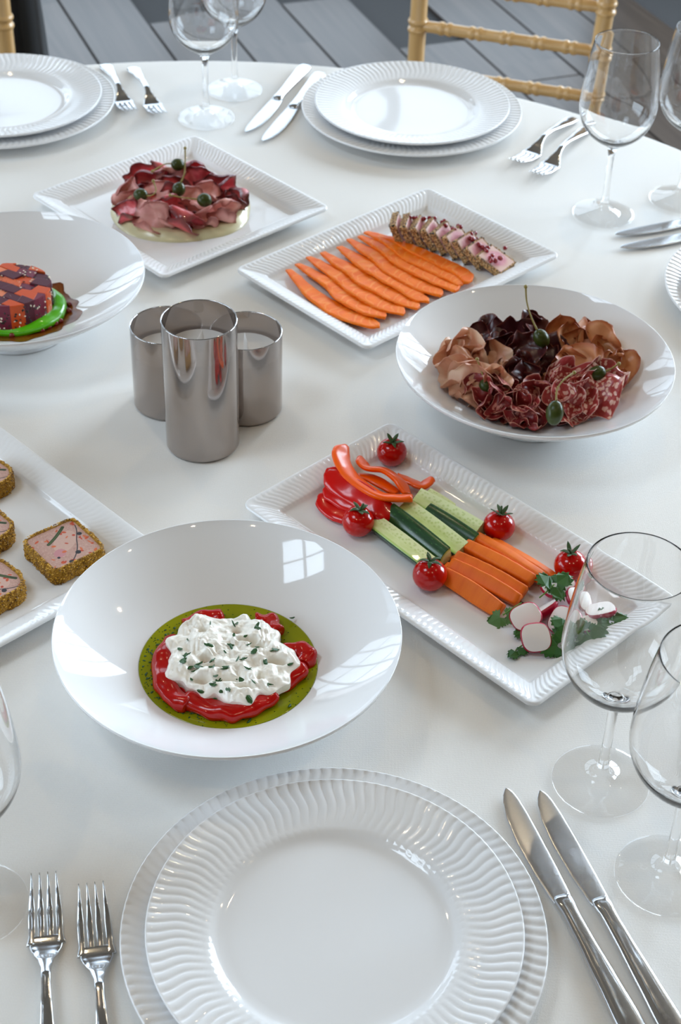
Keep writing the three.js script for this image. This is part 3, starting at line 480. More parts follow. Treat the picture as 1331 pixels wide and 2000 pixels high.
function seedsOn(list, size, seed) { const R = rng(seed); return merge(list.map(([p, n]) => seedGeo.clone().applyMatrix4(M4(p, quatTo(n, R() * 6), [size * (0.6 + 0.5 * R()), size * 0.45, size * (1 + 0.5 * R())])))); }
// a thin limp sheet: a disc of radius R rolled about its own axis, wrinkled, with thickness
function sheet({ R, curl = 1, cone = 0, wav = 0.3, seed = 1, thick = 0.0014, aspect = 1, rough = 0.14, freq = 1.7 }) {
  const nr = 9, na = 36, q = [];
  const P = (r, t) => {
    const out = R * (1 + rough * (2 * noise2(3 + 2.2 * Math.cos(t), 3 + 2.2 * Math.sin(t), 1e6, 1e6, seed) - 1)), a = r * out * Math.cos(t), b = r * out * Math.sin(t) * aspect, k = R / Math.max(curl, 0.01) * (1 + cone * b / R);
    let x = k * Math.sin(a / k), y = k * (1 - Math.cos(a / k)), z = b;
    const w = wav * R * (0.25 + 0.75 * r);
    y += w * (2 * noise2(9 + a / R * freq, 9 + b / R * freq, 1e6, 1e6, seed + 5) - 1); x += 0.5 * w * (2 * noise2(5 + a / R * freq, 7 + b / R * freq, 1e6, 1e6, seed + 8) - 1); z += 0.5 * w * (2 * noise2(6 + a / R * freq, 2 + b / R * freq, 1e6, 1e6, seed + 9) - 1);
    return [x, y, z, 0.5 + r * Math.cos(t) / 2, 0.5 + r * Math.sin(t) / 2];
  };
  const top = grid(na, nr, (u, v) => P(Math.max(v, 0.002), u * Math.PI * 2), { closeU: true }), bot = top.clone(), tp = top.attributes.position, n = top.attributes.normal, bp = bot.attributes.position;
  for (let i = 0; i < bp.count; i++) { const rim = Math.floor(i / (na + 1)) === nr ? 0.25 : 1; bp.setXYZ(i, bp.getX(i) - n.getX(i) * thick * rim, bp.getY(i) - n.getY(i) * thick * rim, bp.getZ(i) - n.getZ(i) * thick * rim); }
  flipped(bot);
  const edge = grid(na, 1, (u, v, i) => { const k = nr * (na + 1) + i, s = v ? bp : tp; return [s.getX(k), s.getY(k), s.getZ(k), 0.5 + 0.5 * Math.cos(u * 6.283), 0.5 + 0.5 * Math.sin(u * 6.283)]; });
  const g = merge([top, bot, edge]); g.setIndex(Array.from({ length: g.attributes.position.count }, (_, i) => i));
  g.computeBoundingBox(); const c = g.boundingBox.getCenter(V3()); g.translate(-c.x, -c.y, -c.z);
  return g;
}
// ---------------------------------------------------------------- plate of salmon and seared tuna
{
  const S = [
    [[-0.0749, -1.6794], [-0.0506, -1.624], [-0.0259, -1.5901], [-0.0005, -1.5681], [0.0261, -1.5573], [0.0376, -1.558]],
    [[-0.0645, -1.6921], [-0.0417, -1.6612], [-0.0256, -1.6388], [-0.0148, -1.6165], [0.0058, -1.5953], [0.0259, -1.5823], [0.0434, -1.5786]],
    [[-0.0521, -1.7104], [-0.0337, -1.6821], [-0.0123, -1.653], [0.0018, -1.6307], [0.0224, -1.6076], [0.0459, -1.5914], [0.0642, -1.5863]],
    [[-0.0358, -1.7221], [-0.0202, -1.6968], [-0.0041, -1.6772], [0.01, -1.6544], [0.0358, -1.6296], [0.0611, -1.6084], [0.0794, -1.6]],
    [[-0.0159, -1.7377], [-0.0031, -1.7154], [0.0113, -1.692], [0.034, -1.6661], [0.0579, -1.6409], [0.0797, -1.6177], [0.0941, -1.617]],
    [[-0.0038, -1.7566], [0.0108, -1.7306], [0.0251, -1.7138], [0.0391, -1.6869], [0.0598, -1.6644], [0.0835, -1.6425], [0.1071, -1.6309]],
    [[0.0095, -1.7648], [0.0248, -1.7459], [0.0391, -1.7289], [0.0514, -1.705], [0.0704, -1.6855], [0.0942, -1.6633], [0.1111, -1.651], [0.1245, -1.6419]],
    [[0.0174, -1.7764], [0.0355, -1.7574], [0.0515, -1.7369], [0.0655, -1.713], [0.0879, -1.6936], [0.11, -1.6745], [0.1284, -1.6554]],
    [[0.0355, -1.7648], [0.0534, -1.755], [0.071, -1.7346], [0.0884, -1.718], [0.109, -1.6984], [0.1259, -1.6823], [0.1364, -1.6626]]];
  S.forEach((pts, i) => {
    const c = new THREE.CatmullRomCurve3(pts.map(([x, z]) => V3(x, T + 0.0150, z)), false, 'centripetal'), secs = [], n = 34;
    for (let k = 0; k <= n; k++) {
      const t = k / n, p = c.getPoint(t), d = c.getTangent(t); d.y = 0; d.normalize();
      const q = V3(d.z, 0, -d.x), w = lerpTable([[0, 0.0045], [0.06, 0.0072], [0.2, 0.0115], [0.4, 0.0158], [0.65, 0.0185], [0.88, 0.0165], [0.96, 0.011], [1, 0.005]], t)[0] * (i === 8 ? 0.7 : 1), tau = 0.15, wob = 0.0011 * (noise2(t * 9, i * 3.1) - 0.5);
      const r = q.clone().multiplyScalar(Math.cos(tau)).add(V3(0, -Math.sin(tau), 0)), u = q.clone().multiplyScalar(Math.sin(tau)).add(V3(0, Math.cos(tau), 0));
      secs.push({ p: p.addScaledVector(r, w).add(V3(0, wob, 0)), r, u, w: w * (1 + 0.08 * (noise2(t * 14, i * 7.7) - 0.5)), h: mixn(0.0013, 0.0018, smooth(0, 0.2, t)), e: 4.5 });
    }
    const g = bumpy(loft(secs, 40), 0.0006, 140, i * 3); outward(g);
    single('salmon_slice', g, FM.salmon, `${ORD[i]} salmon slice of the shingled row, counted from the candle side`, 'salmon slice', 'shingled salmon slices');
  });
  const C = [[0.0593, -1.7729], [0.0731, -1.7712], [0.0869, -1.7683], [0.1013, -1.7641], [0.1155, -1.7574], [0.1302, -1.7483], [0.1441, -1.7379], [0.1578, -1.7263], [0.1757, -1.7139]];
  const R = rng(77);
  C.forEach(([x, z], i) => {
    const a = C[Math.max(0, i - 1)], b = C[Math.min(8, i + 1)], d = V3(b[0] - a[0], 0, b[1] - a[1]).normalize(), side = V3(-d.z, 0, d.x);   // d: along the row, side: across it, towards the salmon
    const tilt = lerpTable([[0, 1.15], [0.3, 1.0], [0.8, 0.8], [1, 0.32]], i / 8)[0];   // leaning back along the row: the cut face looks along it and up
    const n = d.clone().multiplyScalar(Math.sin(tilt)).add(V3(0, Math.cos(tilt), 0)), up = d.clone().multiplyScalar(-Math.cos(tilt)).add(V3(0, Math.sin(tilt), 0));
    const wS = 0.0175, hS = i === 8 ? 0.019 : 0.0155, th = 0.0042, base = new THREE.Matrix4().makeBasis(side, n, up.clone());
    const cy = 0.0068 + Math.abs(up.y) * hS + Math.abs(n.y) * th;
    const mat = base.clone().setPosition(x, T + cy, z);
    const flesh = new RoundedBoxGeometry(wS * 2 - 0.003, th * 2, hS * 2 - 0.003, 3, 0.0012); uvPlan(flesh, 1 / (2 * wS), -wS, -wS); flesh.applyMatrix4(mat);
    const o = new THREE.Shape(), h = new THREE.Path(), rect = (s, w, hh, r) => { s.moveTo(-w + r, -hh); s.lineTo(w - r, -hh); s.quadraticCurveTo(w, -hh, w, -hh + r); s.lineTo(w, hh - r); s.quadraticCurveTo(w, hh, w - r, hh); s.lineTo(-w + r, hh); s.quadraticCurveTo(-w, hh, -w, hh - r); s.lineTo(-w, -hh + r); s.quadraticCurveTo(-w, -hh, -w + r, -hh); };
    rect(o, wS, hS, 0.003); rect(h, wS - 0.0017, hS - 0.0017, 0.0025); o.holes.push(h);
    const crust = new THREE.ExtrudeGeometry(o, { depth: th * 2 - 0.0012, bevelEnabled: true, bevelSize: 0.0004, bevelThickness: 0.0004, bevelSegments: 1, curveSegments: 4 }); crust.translate(0, 0, -th + 0.0006); crust.rotateX(Math.PI / 2);
    { const p = crust.attributes.position, uv = crust.attributes.uv; for (let k = 0; k < uv.count; k++) uv.setXY(k, (p.getX(k) + p.getZ(k)) * 22, (p.getY(k) + 0.3 * p.getZ(k)) * 22); }
    crust.applyMatrix4(mat);
    const sd = [[], []];
    for (let k = 0; k < 230; k++) { const e = Math.floor(R() * 4), s = R() * 2 - 1, y = (R() * 2 - 1) * th, p = e === 0 ? V3(wS, y, s * hS) : e === 1 ? V3(-wS, y, s * hS) : e === 2 ? V3(s * wS, y, hS) : V3(s * wS, y, -hS), nn = e === 0 ? side : e === 1 ? side.clone().negate() : e === 2 ? up : up.clone().negate(); sd[R() < 0.62 ? 0 : 1].push([p.applyMatrix4(mat), nn]); }
    const o2 = assemble('seared_tuna_slice', i === 8 ? 'seared tuna slice lying face up at the right end of the row' : `seared tuna slice with seed crust, ${ORD[i]} of the row from the left`, 'tuna slice', [['flesh', flesh, FM.tuna, null, 'pink cut face'], ['crust', crust, FM.crust, null, 'seed crust round the edge'], ['dark_seeds', seedsOn(sd[0], 0.0014, i + 5), FM.seedDark], ['pale_seeds', seedsOn(sd[1], 0.0014, i + 25), FM.seedPale]], 'seared tuna slices');
    o2.children.forEach((k) => { if (/seeds/.test(k.name)) k.userData.kind = 'stuff'; });
  });
  const B = [[0.0698, -1.7827], [0.0784, -1.7833], [0.0883, -1.7813], [0.0969, -1.786], [0.1035, -1.7823], [0.1126, -1.7774], [0.1162, -1.7668], [0.1252, -1.7606], [0.132, -1.7679], [0.1447, -1.7552], [0.1455, -1.7432], [0.1493, -1.7421], [0.1528, -1.7612], [0.1548, -1.7478], [0.1566, -1.732], [0.1592, -1.7322], [0.1641, -1.7246], [0.1669, -1.7301], [0.1711, -1.712], [0.1746, -1.7045], [0.1802, -1.7126], [0.1693, -1.7016]];
  const bg = bumpy(new THREE.SphereGeometry(0.0028, 16, 12), 0.0002, 300);
  B.forEach(([x, z], i) => { for (let k = 0; k < 2; k++) { const dx = (R() - 0.5) * 0.007 * k, dz = (R() - 0.5) * 0.007 * k, y = lerpTable([[0, 0.0345], [0.6, 0.033], [0.85, 0.027], [1, 0.0235]], (x - 0.07) / 0.11)[0] + (R() - 0.5) * 0.002; single('lingonberry', bg, FM.berry, 'dark red berry scattered on the seared tuna row', 'berry', 'berries on the seared tuna', [x + dx, T + y, z + dz + (0.034 - y) * 0.3]); } });
  single('lingonberry', bg, FM.berry, 'single stray berry behind the right end of the tuna row', 'berry', null, [0.1885, T + 0.0215, -1.738]);
}
// ---------------------------------------------------------------- plate of roast beef
const caperBody = (() => { const g = new THREE.SphereGeometry(1, 24, 20); const p = g.attributes.position; for (let i = 0; i < p.count; i++) { const a = Math.atan2(p.getZ(i), p.getX(i)), k = 1 + 0.025 * Math.sin(a * 9); p.setX(i, p.getX(i) * k); p.setZ(i, p.getZ(i) * k); } g.computeVertexNormals(); return g; })();
function caperberry(label, at, rx, ry, axis, stem) {
  const body = caperBody.clone().applyMatrix4(M4(W(at), quatTo(axis), [rx, ry, rx])), pts = stem.map(W);
  const end = pts[pts.length - 1], list = [['berry', body, FM.caper], ['stem', merge([tube(pts, (t) => 0.0011 - 0.0003 * Math.sin(t * 3.14), 20, 8), new THREE.SphereGeometry(0.0021, 10, 8).translate(end.x, end.y, end.z)]), FM.caperStem]];
  return assemble('caperberry', label, 'caperberry', list);
}
{
  const cx = -0.2139, cz = -1.832, rr = 0.0895;
  const disc = grid(72, 14, (u, v) => { const a = u * 6.28318, e = 1 + 0.05 * (2 * noise2(4 + 2 * Math.cos(a), 4 + 2 * Math.sin(a), 1e6, 1e6, 5) - 1), top = v < 0.86, r = top ? (v / 0.86) * 0.985 : mixn(0.985, 0.99, (v - 0.86) / 0.14), lip = 0.005 + 0.0055 * smooth(0.6, 0.9, r) * smooth(1.0, 0.95, r) + 0.0016 * noise2(r * 12 * Math.cos(a) + 30, r * 12 * Math.sin(a) + 30); const y = top ? lip * Math.sqrt(Math.max(0, 1 - ((v / 0.86) ** 14))) + 0.0001 : 0; return [cx + rr * e * r * Math.cos(a), T + 0.0066 + y, cz + 0.93 * rr * e * r * Math.sin(a)]; }, { closeU: true });
  single('cream_sauce', facing(disc, 1), FM.sauce, 'pale speckled cream sauce spread under the roast beef', 'sauce');
  const L = [
    [-0.2861, -1.8311, 'P', 0.023, 2.2, [-0.5, 0.5, 0.6], 'pink hollow beef curl at the far left of the mound'],
    [-0.2704, -1.8745, 'R', 0.021, 1.2, [-0.3, 0.8, 0.5], 'shaggy red beef curl at the back left of the mound'],
    [-0.2538, -1.8657, 'R', 0.021, 1.4, [0.2, 0.7, 0.6], 'red beef curl left of the middle caperberry stem'],
    [-0.2483, -1.8996, 'D', 0.017, 1.6, [0, 0.4, 0.8], 'small dark-tipped beef curl at the very back'],
    [-0.2263, -1.8744, 'P', 0.019, 1.7, [0.3, 0.7, 0.5], 'pink beef curl just below the rear caperberry'],
    [-0.2043, -1.8893, 'R', 0.022, 1.3, [0.1, 0.6, 0.7], 'crimson beef curl at the back, right of the upright stem'],
    [-0.195, -1.8635, 'R', 0.024, 1.0, [0.1, 0.7, 0.7], 'large crimson beef curl in the back right centre'],
    [-0.1684, -1.862, 'D', 0.021, 1.5, [0.3, 0.7, 0.5], 'rosy beef curl at the back right of the mound'],
    [-0.1574, -1.8467, 'R', 0.021, 1.5, [0.3, 0.8, 0.5], 'red beef curl near the right end, behind the dark one'],
    [-0.1394, -1.8307, 'D', 0.022, 1.8, [0.6, 0.6, 0.5], 'dark-edged beef curl at the right end of the mound'],
    [-0.1546, -1.7952, 'P', 0.023, 1.7, [0.5, 0.6, 0.6], 'pink beef curl at the front right of the mound'],
    [-0.1799, -1.8291, 'P', 0.018, 1.2, [0.1, 0.8, 0.5], 'pink beef curl under the right caperberry'],
    [-0.2436, -1.8246, 'P', 0.024, 1.1, [-0.1, 0.8, 0.6], 'pale pink beef curl between the two left caperberries'],
    [-0.2773, -1.7897, 'R', 0.020, 1.3, [-0.4, 0.6, 0.7], 'red beef curl at the front left edge over the sauce'],
    [-0.2444, -1.7756, 'P', 0.028, 1.35, [-0.2, 0.65, 0.75], 'largest pink beef curl at the front left of the mound'],
    [-0.2209, -1.7967, 'R', 0.018, 1.5, [0, 0.7, 0.7], 'small red beef curl in the front centre'],
    [-0.1999, -1.7666, 'R', 0.025, 2.0, [0.1, 0.5, 0.85], 'large red open beef roll at the front of the mound'],
    [-0.1764, -1.7763, 'P', 0.020, 1.6, [0.3, 0.6, 0.7], 'pink beef curl at the front, right of the open red roll'],
    [-0.2025, -1.8149, 'P', 0.019, 1.3, [0.1, 0.8, 0.5], 'pink beef curl in the very centre of the mound'],
    [-0.229, -1.8466, 'D', 0.019, 1.5, [0, 0.9, 0.4], 'dark beef curl behind the central caperberry']];
  { const Q = rng(616), low = []; for (let k = 0; k < 14; k++) { const a = k * 2.4, q = 0.25 + 0.5 * Math.sqrt((k + 0.5) / 14); low.push([cx + rr * q * Math.cos(a), cz + rr * 0.9 * q * Math.sin(a), 'PRD'[k % 3], 0.017 + 0.004 * Q(), 1.2 + 0.6 * Q(), [Math.cos(a) * 0.5, 0.8, 0.5 * Math.sin(a) + 0.3], '']); }
    low.sort((a, b) => a[0] - b[0]).forEach((e, k) => { e[6] = `small beef curl of the mound's lower layer, ${ORD[k]} from the left`; e[7] = -0.007; L.push(e); }); }
  L.forEach(([x, z, k, r, curl, dir, label, dy = 0.003], i) => {
    const g = sheet({ R: r * 1.2, curl: curl * 1.6, cone: 0.35, wav: 0.3, aspect: 0.8, seed: 200 + i * 13, thick: 0.0024, rough: 0.22, freq: 1.9 }), q = Math.hypot(x - cx, z - cz) / rr;
    g.applyMatrix4(M4(V3(x, T + dy + mixn(0.036, 0.022, q), z), quatTo(V3(...dir), 0.5 + 2.2 * noise2(i * 3.7, 1.5))));
    single('roast_beef_roll', g, FM['beef' + k], label, 'roast beef', 'roast beef curls');
  });
  caperberry('caperberry at the back of the roast beef, its stem to the left', [-0.2206, 0.049, -1.8753], 0.0078, 0.0088, V3(-0.8, 0.2, 0.3), [[-0.2265, 0.051, -1.873], [-0.235, 0.053, -1.868], [-0.2503, 0.050, -1.8526]]);
  caperberry('caperberry at the left of the roast beef with a bent stem', [-0.2587, 0.046, -1.7966], 0.0078, 0.0092, V3(1, 0.1, 0.2), [[-0.251, 0.047, -1.793], [-0.2435, 0.05, -1.789], [-0.2395, 0.053, -1.7957], [-0.243, 0.062, -1.803]]);
  caperberry('central caperberry on the roast beef, its stem standing upright', [-0.2135, 0.046, -1.814], 0.0082, 0.0090, V3(0.3, 0.9, -0.3), [[-0.211, 0.054, -1.817], [-0.207, 0.063, -1.823], [-0.206, 0.076, -1.83], [-0.206, 0.092, -1.834]]);
  caperberry('caperberry at the right of the roast beef, its stem lying to the left', [-0.1795, 0.046, -1.7882], 0.0085, 0.0092, V3(-1, 0.1, 0), [[-0.1875, 0.0475, -1.787], [-0.205, 0.050, -1.785], [-0.2208, 0.053, -1.7846]]);
}
// ---------------------------------------------------------------- bowl of cured meats
{
  const K = [
    ['prosciutto_slice', 'pros', 'ham slice', 'pale pink cured ham slice', 'in the left cluster', [[0.1104, 0.055, -1.455], [0.1009, 0.055, -1.4347], [0.1292, 0.055, -1.43], [0.1557, 0.055, -1.4284], [0.1155, 0.055, -1.3942], [0.1042, 0.05, -1.3688], [0.1244, 0.046, -1.3668]], 0.026, [-0.25, 0.55, 0.75], 1.0],
    ['dried_beef_slice', 'dark', 'dried beef', 'blackish red dried beef slice', 'in the back cluster', [[0.1637, 0.058, -1.4839], [0.1813, 0.06, -1.4748], [0.2007, 0.066, -1.493], [0.1494, 0.056, -1.4529], [0.1868, 0.064, -1.4486], [0.1616, 0.06, -1.447], [0.181, 0.052, -1.4159], [0.202, 0.05, -1.4139], [0.2111, 0.056, -1.4403], [0.175, 0.045, -1.425]], 0.024, [0.1, 0.8, 0.6], 0.9],
    ['cured_pork_slice', 'peach', 'ham slice', 'peach coloured cured pork slice', 'in the right cluster', [[0.2405, 0.06, -1.4629], [0.2515, 0.055, -1.4837], [0.2709, 0.055, -1.4782], [0.2826, 0.055, -1.4523], [0.2965, 0.052, -1.4336], [0.2875, 0.05, -1.4171], [0.236, 0.052, -1.4332], [0.2198, 0.045, -1.4099], [0.262, 0.05, -1.455]], 0.027, [0.15, 0.5, 0.8], 1.2],
    ['coppa_slice', 'coppa', 'cured meat', 'dark red marbled cured slice', 'in the front left cluster', [[0.1438, 0.05, -1.394], [0.1401, 0.046, -1.354], [0.1572, 0.048, -1.352], [0.1661, 0.052, -1.386], [0.1817, 0.052, -1.3594], [0.1664, 0.046, -1.3347], [0.1916, 0.044, -1.3303], [0.1912, 0.052, -1.3721], [0.1755, 0.042, -1.325], [0.176, 0.038, -1.36]], 0.023, [-0.2, 0.55, 0.8], 1.3],
    ['salami_slice', 'salami', 'salami', 'white-flecked salami slice', 'in the front right cluster', [[0.2572, 0.056, -1.3913], [0.2282, 0.054, -1.399], [0.2227, 0.05, -1.3558], [0.2379, 0.052, -1.3718], [0.2537, 0.048, -1.3397], [0.2791, 0.046, -1.3531], [0.24, 0.04, -1.38]], 0.028, [0.1, 0.7, 0.7], 0.9]];
  K.forEach(([name, mat, cat, what, where, pts, r, dir, curl], k) => {
    const R = rng(900 + k); for (const p of pts.slice()) pts.push([p[0] + (R() - 0.5) * 0.03, p[1] - 0.004 + 0.012 * R(), p[2] + (R() - 0.5) * 0.03]);
    const order = pts.map((p, i) => [p[0], i]).sort((a, b) => a[0] - b[0]).map((p) => p[1]);
    pts.forEach((p, i) => {
      const s = r * (0.72 + 0.35 * R()), d = V3(dir[0] + (R() - 0.5) * 0.9, dir[1] + (R() - 0.5) * 0.5, dir[2] + (R() - 0.5) * 0.7);
      const g = sheet({ R: s, curl: curl * (0.8 + 1.1 * R()), cone: 0.6 * (R() - 0.3), wav: 0.5, seed: 400 + k * 50 + i * 7, thick: 0.0011, aspect: 0.75 + 0.3 * R(), rough: 0.16, freq: 1.9 });
      g.applyMatrix4(M4(W(p), quatTo(d, R() * 6.28)));
      for (let t = 0; t < 40; t++) { const q = g.attributes.position; let low = 1; for (let v = 0; v < q.count; v += 3) low = Math.min(low, q.getY(v) - T - 0.0195 - 0.0505 * (Math.hypot(q.getX(v) - BOWL.R[0], q.getZ(v) - BOWL.R[1]) / 0.145) ** 2.25); if (low > 0.001) break; g.translate((BOWL.R[0] - p[0]) * 0.03, 0.0008, (BOWL.R[1] - p[2]) * 0.03); }
      single(name, g, FM[mat], `${what} ${where}, ${ORD[order.indexOf(i)]} from the left`, cat, `${what}s`);
    });
  });
  caperberry('caperberry on the dried beef with a long stem rising above the bowl', [0.2043, 0.079, -1.4447], 0.0082, 0.0105, V3(-0.5, 0.8, -0.2), [[0.199, 0.0875, -1.448], [0.193, 0.097, -1.455], [0.187, 0.112, -1.462], [0.1845, 0.128, -1.466]]);
  caperberry('large caperberry at the front of the bowl with a bent stem', [0.2087, 0.071, -1.3204], 0.0088, 0.0125, V3(0.1, 0.8, -0.6), [[0.2095, 0.081, -1.327], [0.211, 0.088, -1.338], [0.219, 0.092, -1.350], [0.2295, 0.092, -1.362]]);
  caperberry('caperberry half hidden in the right of the bowl, its stem pointing right', [0.2586, 0.07, -1.3956], 0.008, 0.0095, V3(1, 0.2, -0.2), [[0.266, 0.0715, -1.396], [0.273, 0.074, -1.399], [0.281, 0.077, -1.404]]);
  caperberry('caperberry sunk among the pale ham, only its stem showing', [0.1448, 0.058, -1.383], 0.007, 0.008, V3(-0.4, 0.8, -0.4), [[0.1425, 0.066, -1.385], [0.138, 0.074, -1.393], [0.135, 0.078, -1.402]]);
}
// ---------------------------------------------------------------- plate of raw vegetables
{
  const sepal = (a, len, lift) => { const d = V3(Math.cos(a), 0, Math.sin(a)), pts = [V3(0, 0, 0), d.clone().multiplyScalar(len * 0.35).add(V3(0, 0.0022, 0)), d.clone().multiplyScalar(len * 0.72).add(V3(0, 0.0022 + lift * 0.4, 0)), d.clone().multiplyScalar(len).add(V3(0, lift, 0))]; return pathLoft(pts, 10, (t) => [0.0019 * Math.sin(Math.PI * (0.15 + 0.85 * t)) + 0.0002, 0.0004], { N: 8 }); };
  const calyx = (seed) => { const R = rng(seed), l = []; for (let k = 0; k < 5; k++) l.push(sepal(k * 1.2566 + R() * 0.5, 0.0085 + 0.004 * R(), -0.002 + 0.010 * R())); l.push(tube([V3(0, 0, 0), V3(0.001, 0.004, 0), V3(0.003, 0.008, 0.001)], 0.0010, 8, 8)); return merge(l); };
  const tom = (() => { const g = new THREE.SphereGeometry(1, 40, 32), p = g.attributes.position; for (let i = 0; i < p.count; i++) { const x = p.getX(i), y = p.getY(i), z = p.getZ(i), r = Math.hypot(x, z); p.setY(i, 0.94 * y - (y > 0 ? 0.14 * Math.exp(-r * r * 14) : 0)); } g.computeVertexNormals(); return g; })();
  [[0.0497, -1.3145, 0.0152, 'alone in the top corner of the plate'], [0.0171, -1.2009, 0.0155, 'left of the cucumber, below the red pepper'], [0.1511, -1.2011, 0.0155, 'right of the cucumber ends'], [0.0836, -1.126, 0.0160, 'in front, between cucumber and carrot'], [0.2144, -1.1464, 0.0155, 'behind the radishes, seen partly through a glass']].forEach(([x, z, r, where], i) => {
    const t = thing('cherry_tomato', `red cherry tomato ${where}`, 'tomato', [x, T + 0.0066, z], i * 1.1, 'cherry tomatoes'), tilt = new THREE.Matrix4().makeRotationX(0.12).setPosition(0, r * 0.94, 0);
    part('fruit', tom.clone().applyMatrix4(new THREE.Matrix4().makeScale(r, r, r)).applyMatrix4(tilt), FM.tomato, t);
    part('calyx', calyx(31 + i).translate(0, r * 0.84, 0).applyMatrix4(tilt), FM.stalk, t, 'green calyx with pointed sepals');
  });
  const orange = [
    [[[0.003, 0.035, -1.300], [-0.0016, 0.036, -1.2857], [0.0051, 0.034, -1.2619], [0.0202, 0.032, -1.2427], [0.0376, 0.031, -1.2284], [0.0522, 0.031, -1.2259], [0.0681, 0.031, -1.2268]], 0.0072, 'long orange pepper strip arching over the others, in front'],
    [[[0.0171, 0.03, -1.2897], [0.0241, 0.03, -1.2741], [0.0418, 0.03, -1.2706], [0.0553, 0.027, -1.2601], [0.0646, 0.022, -1.2429]], 0.0062, 'orange pepper strip behind the long arching one'],
    [[[0.0161, 0.022, -1.2713], [0.0271, 0.023, -1.2674], [0.042, 0.022, -1.257], [0.0555, 0.02, -1.2467]], 0.0065, 'short orange pepper strip between the two longer ones'],
    [[[0.055, 0.018, -1.279], [0.0722, 0.016, -1.2697], [0.079, 0.016, -1.2656], [0.0894, 0.019, -1.274]], 0.0062, 'orange pepper strip with a cut end pointing right']];
  const red = [
    [[[-0.0137, 0.03, -1.263], [-0.0026, 0.03, -1.248], [0.0178, 0.029, -1.2316], [0.0365, 0.026, -1.2154], [0.0523, 0.02, -1.2141]], 0.0085, 'glossy red pepper strip on top of the red pile'],
    [[[-0.0159, 0.022, -1.2489], [0.0006, 0.022, -1.2366], [0.0208, 0.021, -1.2247], [0.0421, 0.017, -1.2087]], 0.0078, 'red pepper strip in the middle of the red pile'],
    [[[-0.0198, 0.014, -1.2476], [-0.0085, 0.013, -1.2307], [0.0077, 0.013, -1.2187], [0.0238, 0.013, -1.211]], 0.0078, 'lowest red pepper strip, beside the left tomato'],
    [[[-0.0154, 0.022, -1.2777], [-0.0001, 0.022, -1.2694], [0.0177, 0.021, -1.2525], [0.034, 0.018, -1.2337]], 0.0062, 'narrow red pepper strip beneath the long orange one']];
  const strip = (pts, w, mat, label, name, tilt) => {
    const wh = (t) => [1.6 * w * lerpTable([[0, 0.35], [0.12, 0.85], [0.5, 1], [0.85, 0.85], [1, 0.55]], t)[0], w * 0.5];
    single(name, outward(bumpy(pathLoft(pts.map(W), 36, wh, { N: 22, e: 2.5, tilt }), 0.0005, 120, w * 1e4)), mat, label, 'pepper strip', name === 'orange_pepper_strip' ? 'orange pepper strips' : 'red pepper strips');
  };
  orange.forEach(([p, w, l], i) => strip(p, w, FM.orangePepper, l, 'orange_pepper_strip', [0.5, 0.6, 0.4, 0.5][i]));
  red.forEach(([p, w, l], i) => strip(p, w, FM.redPepper, l, 'red_pepper_strip', [-0.5, -0.35, -0.2, -0.3][i]));
  // cucumber: a wedge cut lengthwise; flesh with two cut faces, skin on the round side
  function cucumber(a, b, r, half, roll, label, y0) {
    const A = V3(a[0], T + y0, a[1]), B = V3(b[0], T + y0, b[1]), d = B.clone().sub(A), len = d.length(); d.normalize();
    const side = V3(-d.z, 0, d.x), R_ = V3().addScaledVector(side, Math.cos(roll)).add(V3(0, Math.sin(roll), 0)), U_ = V3().addScaledVector(side, -Math.sin(roll)).add(V3(0, Math.cos(roll), 0));
    const bow = (t) => 1 - 0.25 * (2 * t - 1) ** 2 * 0.3, c = r * 0.55;
    const prof = []; const n = 8, m = 12, ang = (k) => -Math.PI / 2 - half + 2 * half * k / m;
    for (let k = 0; k <= n; k++) { const t = k / n; prof.push([r * t * Math.cos(ang(0)), r * t * Math.sin(ang(0)), t]); }
    for (let k = 1; k < m; k++) prof.push([r * Math.cos(ang(k)), r * Math.sin(ang(k)), 1]);
    for (let k = n; k >= 0; k--) { const t = k / n; prof.push([r * t * Math.cos(ang(m)), r * t * Math.sin(ang(m)), t]); }
    const P = (x, y, t) => A.clone().addScaledVector(d, len * t).addScaledVector(R_, x * bow(t)).addScaledVector(U_, (y + c) * bow(t));
    const nL = 14, N = prof.length - 1;
    const body = grid(N, nL, (u, v, i, j) => { const [x, y, q] = prof[i], p = P(x, y, j / nL); return [p.x, p.y, p.z, q, len * j / nL]; });
    const cap = (t) => grid(N, 1, (u, v, i, j) => { const [x, y, q] = j ? prof[i] : [0, -r * 0.5, 0.6]; const p = P(x, y, t); return [p.x, p.y, p.z, q, q * 0.02 + t * 0.03]; });
    const c0 = cap(0), c1 = cap(1); const dir = (g, s) => { const nn = g.attributes.normal; let k = 0; for (let i = 0; i < nn.count; i++) k += (nn.getX(i) * d.x + nn.getZ(i) * d.z) * s; return k < 0 ? flipped(g) : g; };
    const sk = []; for (let k = 0; k <= m; k++) sk.push([ang(k), r * 1.002]); for (let k = m; k >= 0; k--) sk.push([ang(k), r * 1.002 + 0.0009]); sk.push(sk[0]);
    const skin = outward(grid(sk.length - 1, nL, (u, v, i, j) => { const [q, rr] = sk[i], p = P(rr * Math.cos(q), rr * Math.sin(q), j / nL); return [p.x, p.y, p.z, (q + 4) / 2, len * j / nL]; }));
    assemble('cucumber_stick', label, 'cucumber stick', [['flesh', merge([outward(body), dir(c0, -1), dir(c1, 1)]), FM.cuke, null, 'pale green flesh with seeds'], ['skin', skin, FM.skin, null, 'dark green skin']], 'cucumber sticks');
  }
  cucumber([0.0337, -1.2071], [0.0859, -1.1472], 0.0165, 0.72, 0.55, 'pale cucumber stick nearest the camera, cut face up', 0.0155);
  cucumber([0.0479, -1.2174], [0.0999, -1.1538], 0.0165, 0.75, 2.2, 'cucumber stick lying with its dark skin up', 0.019);
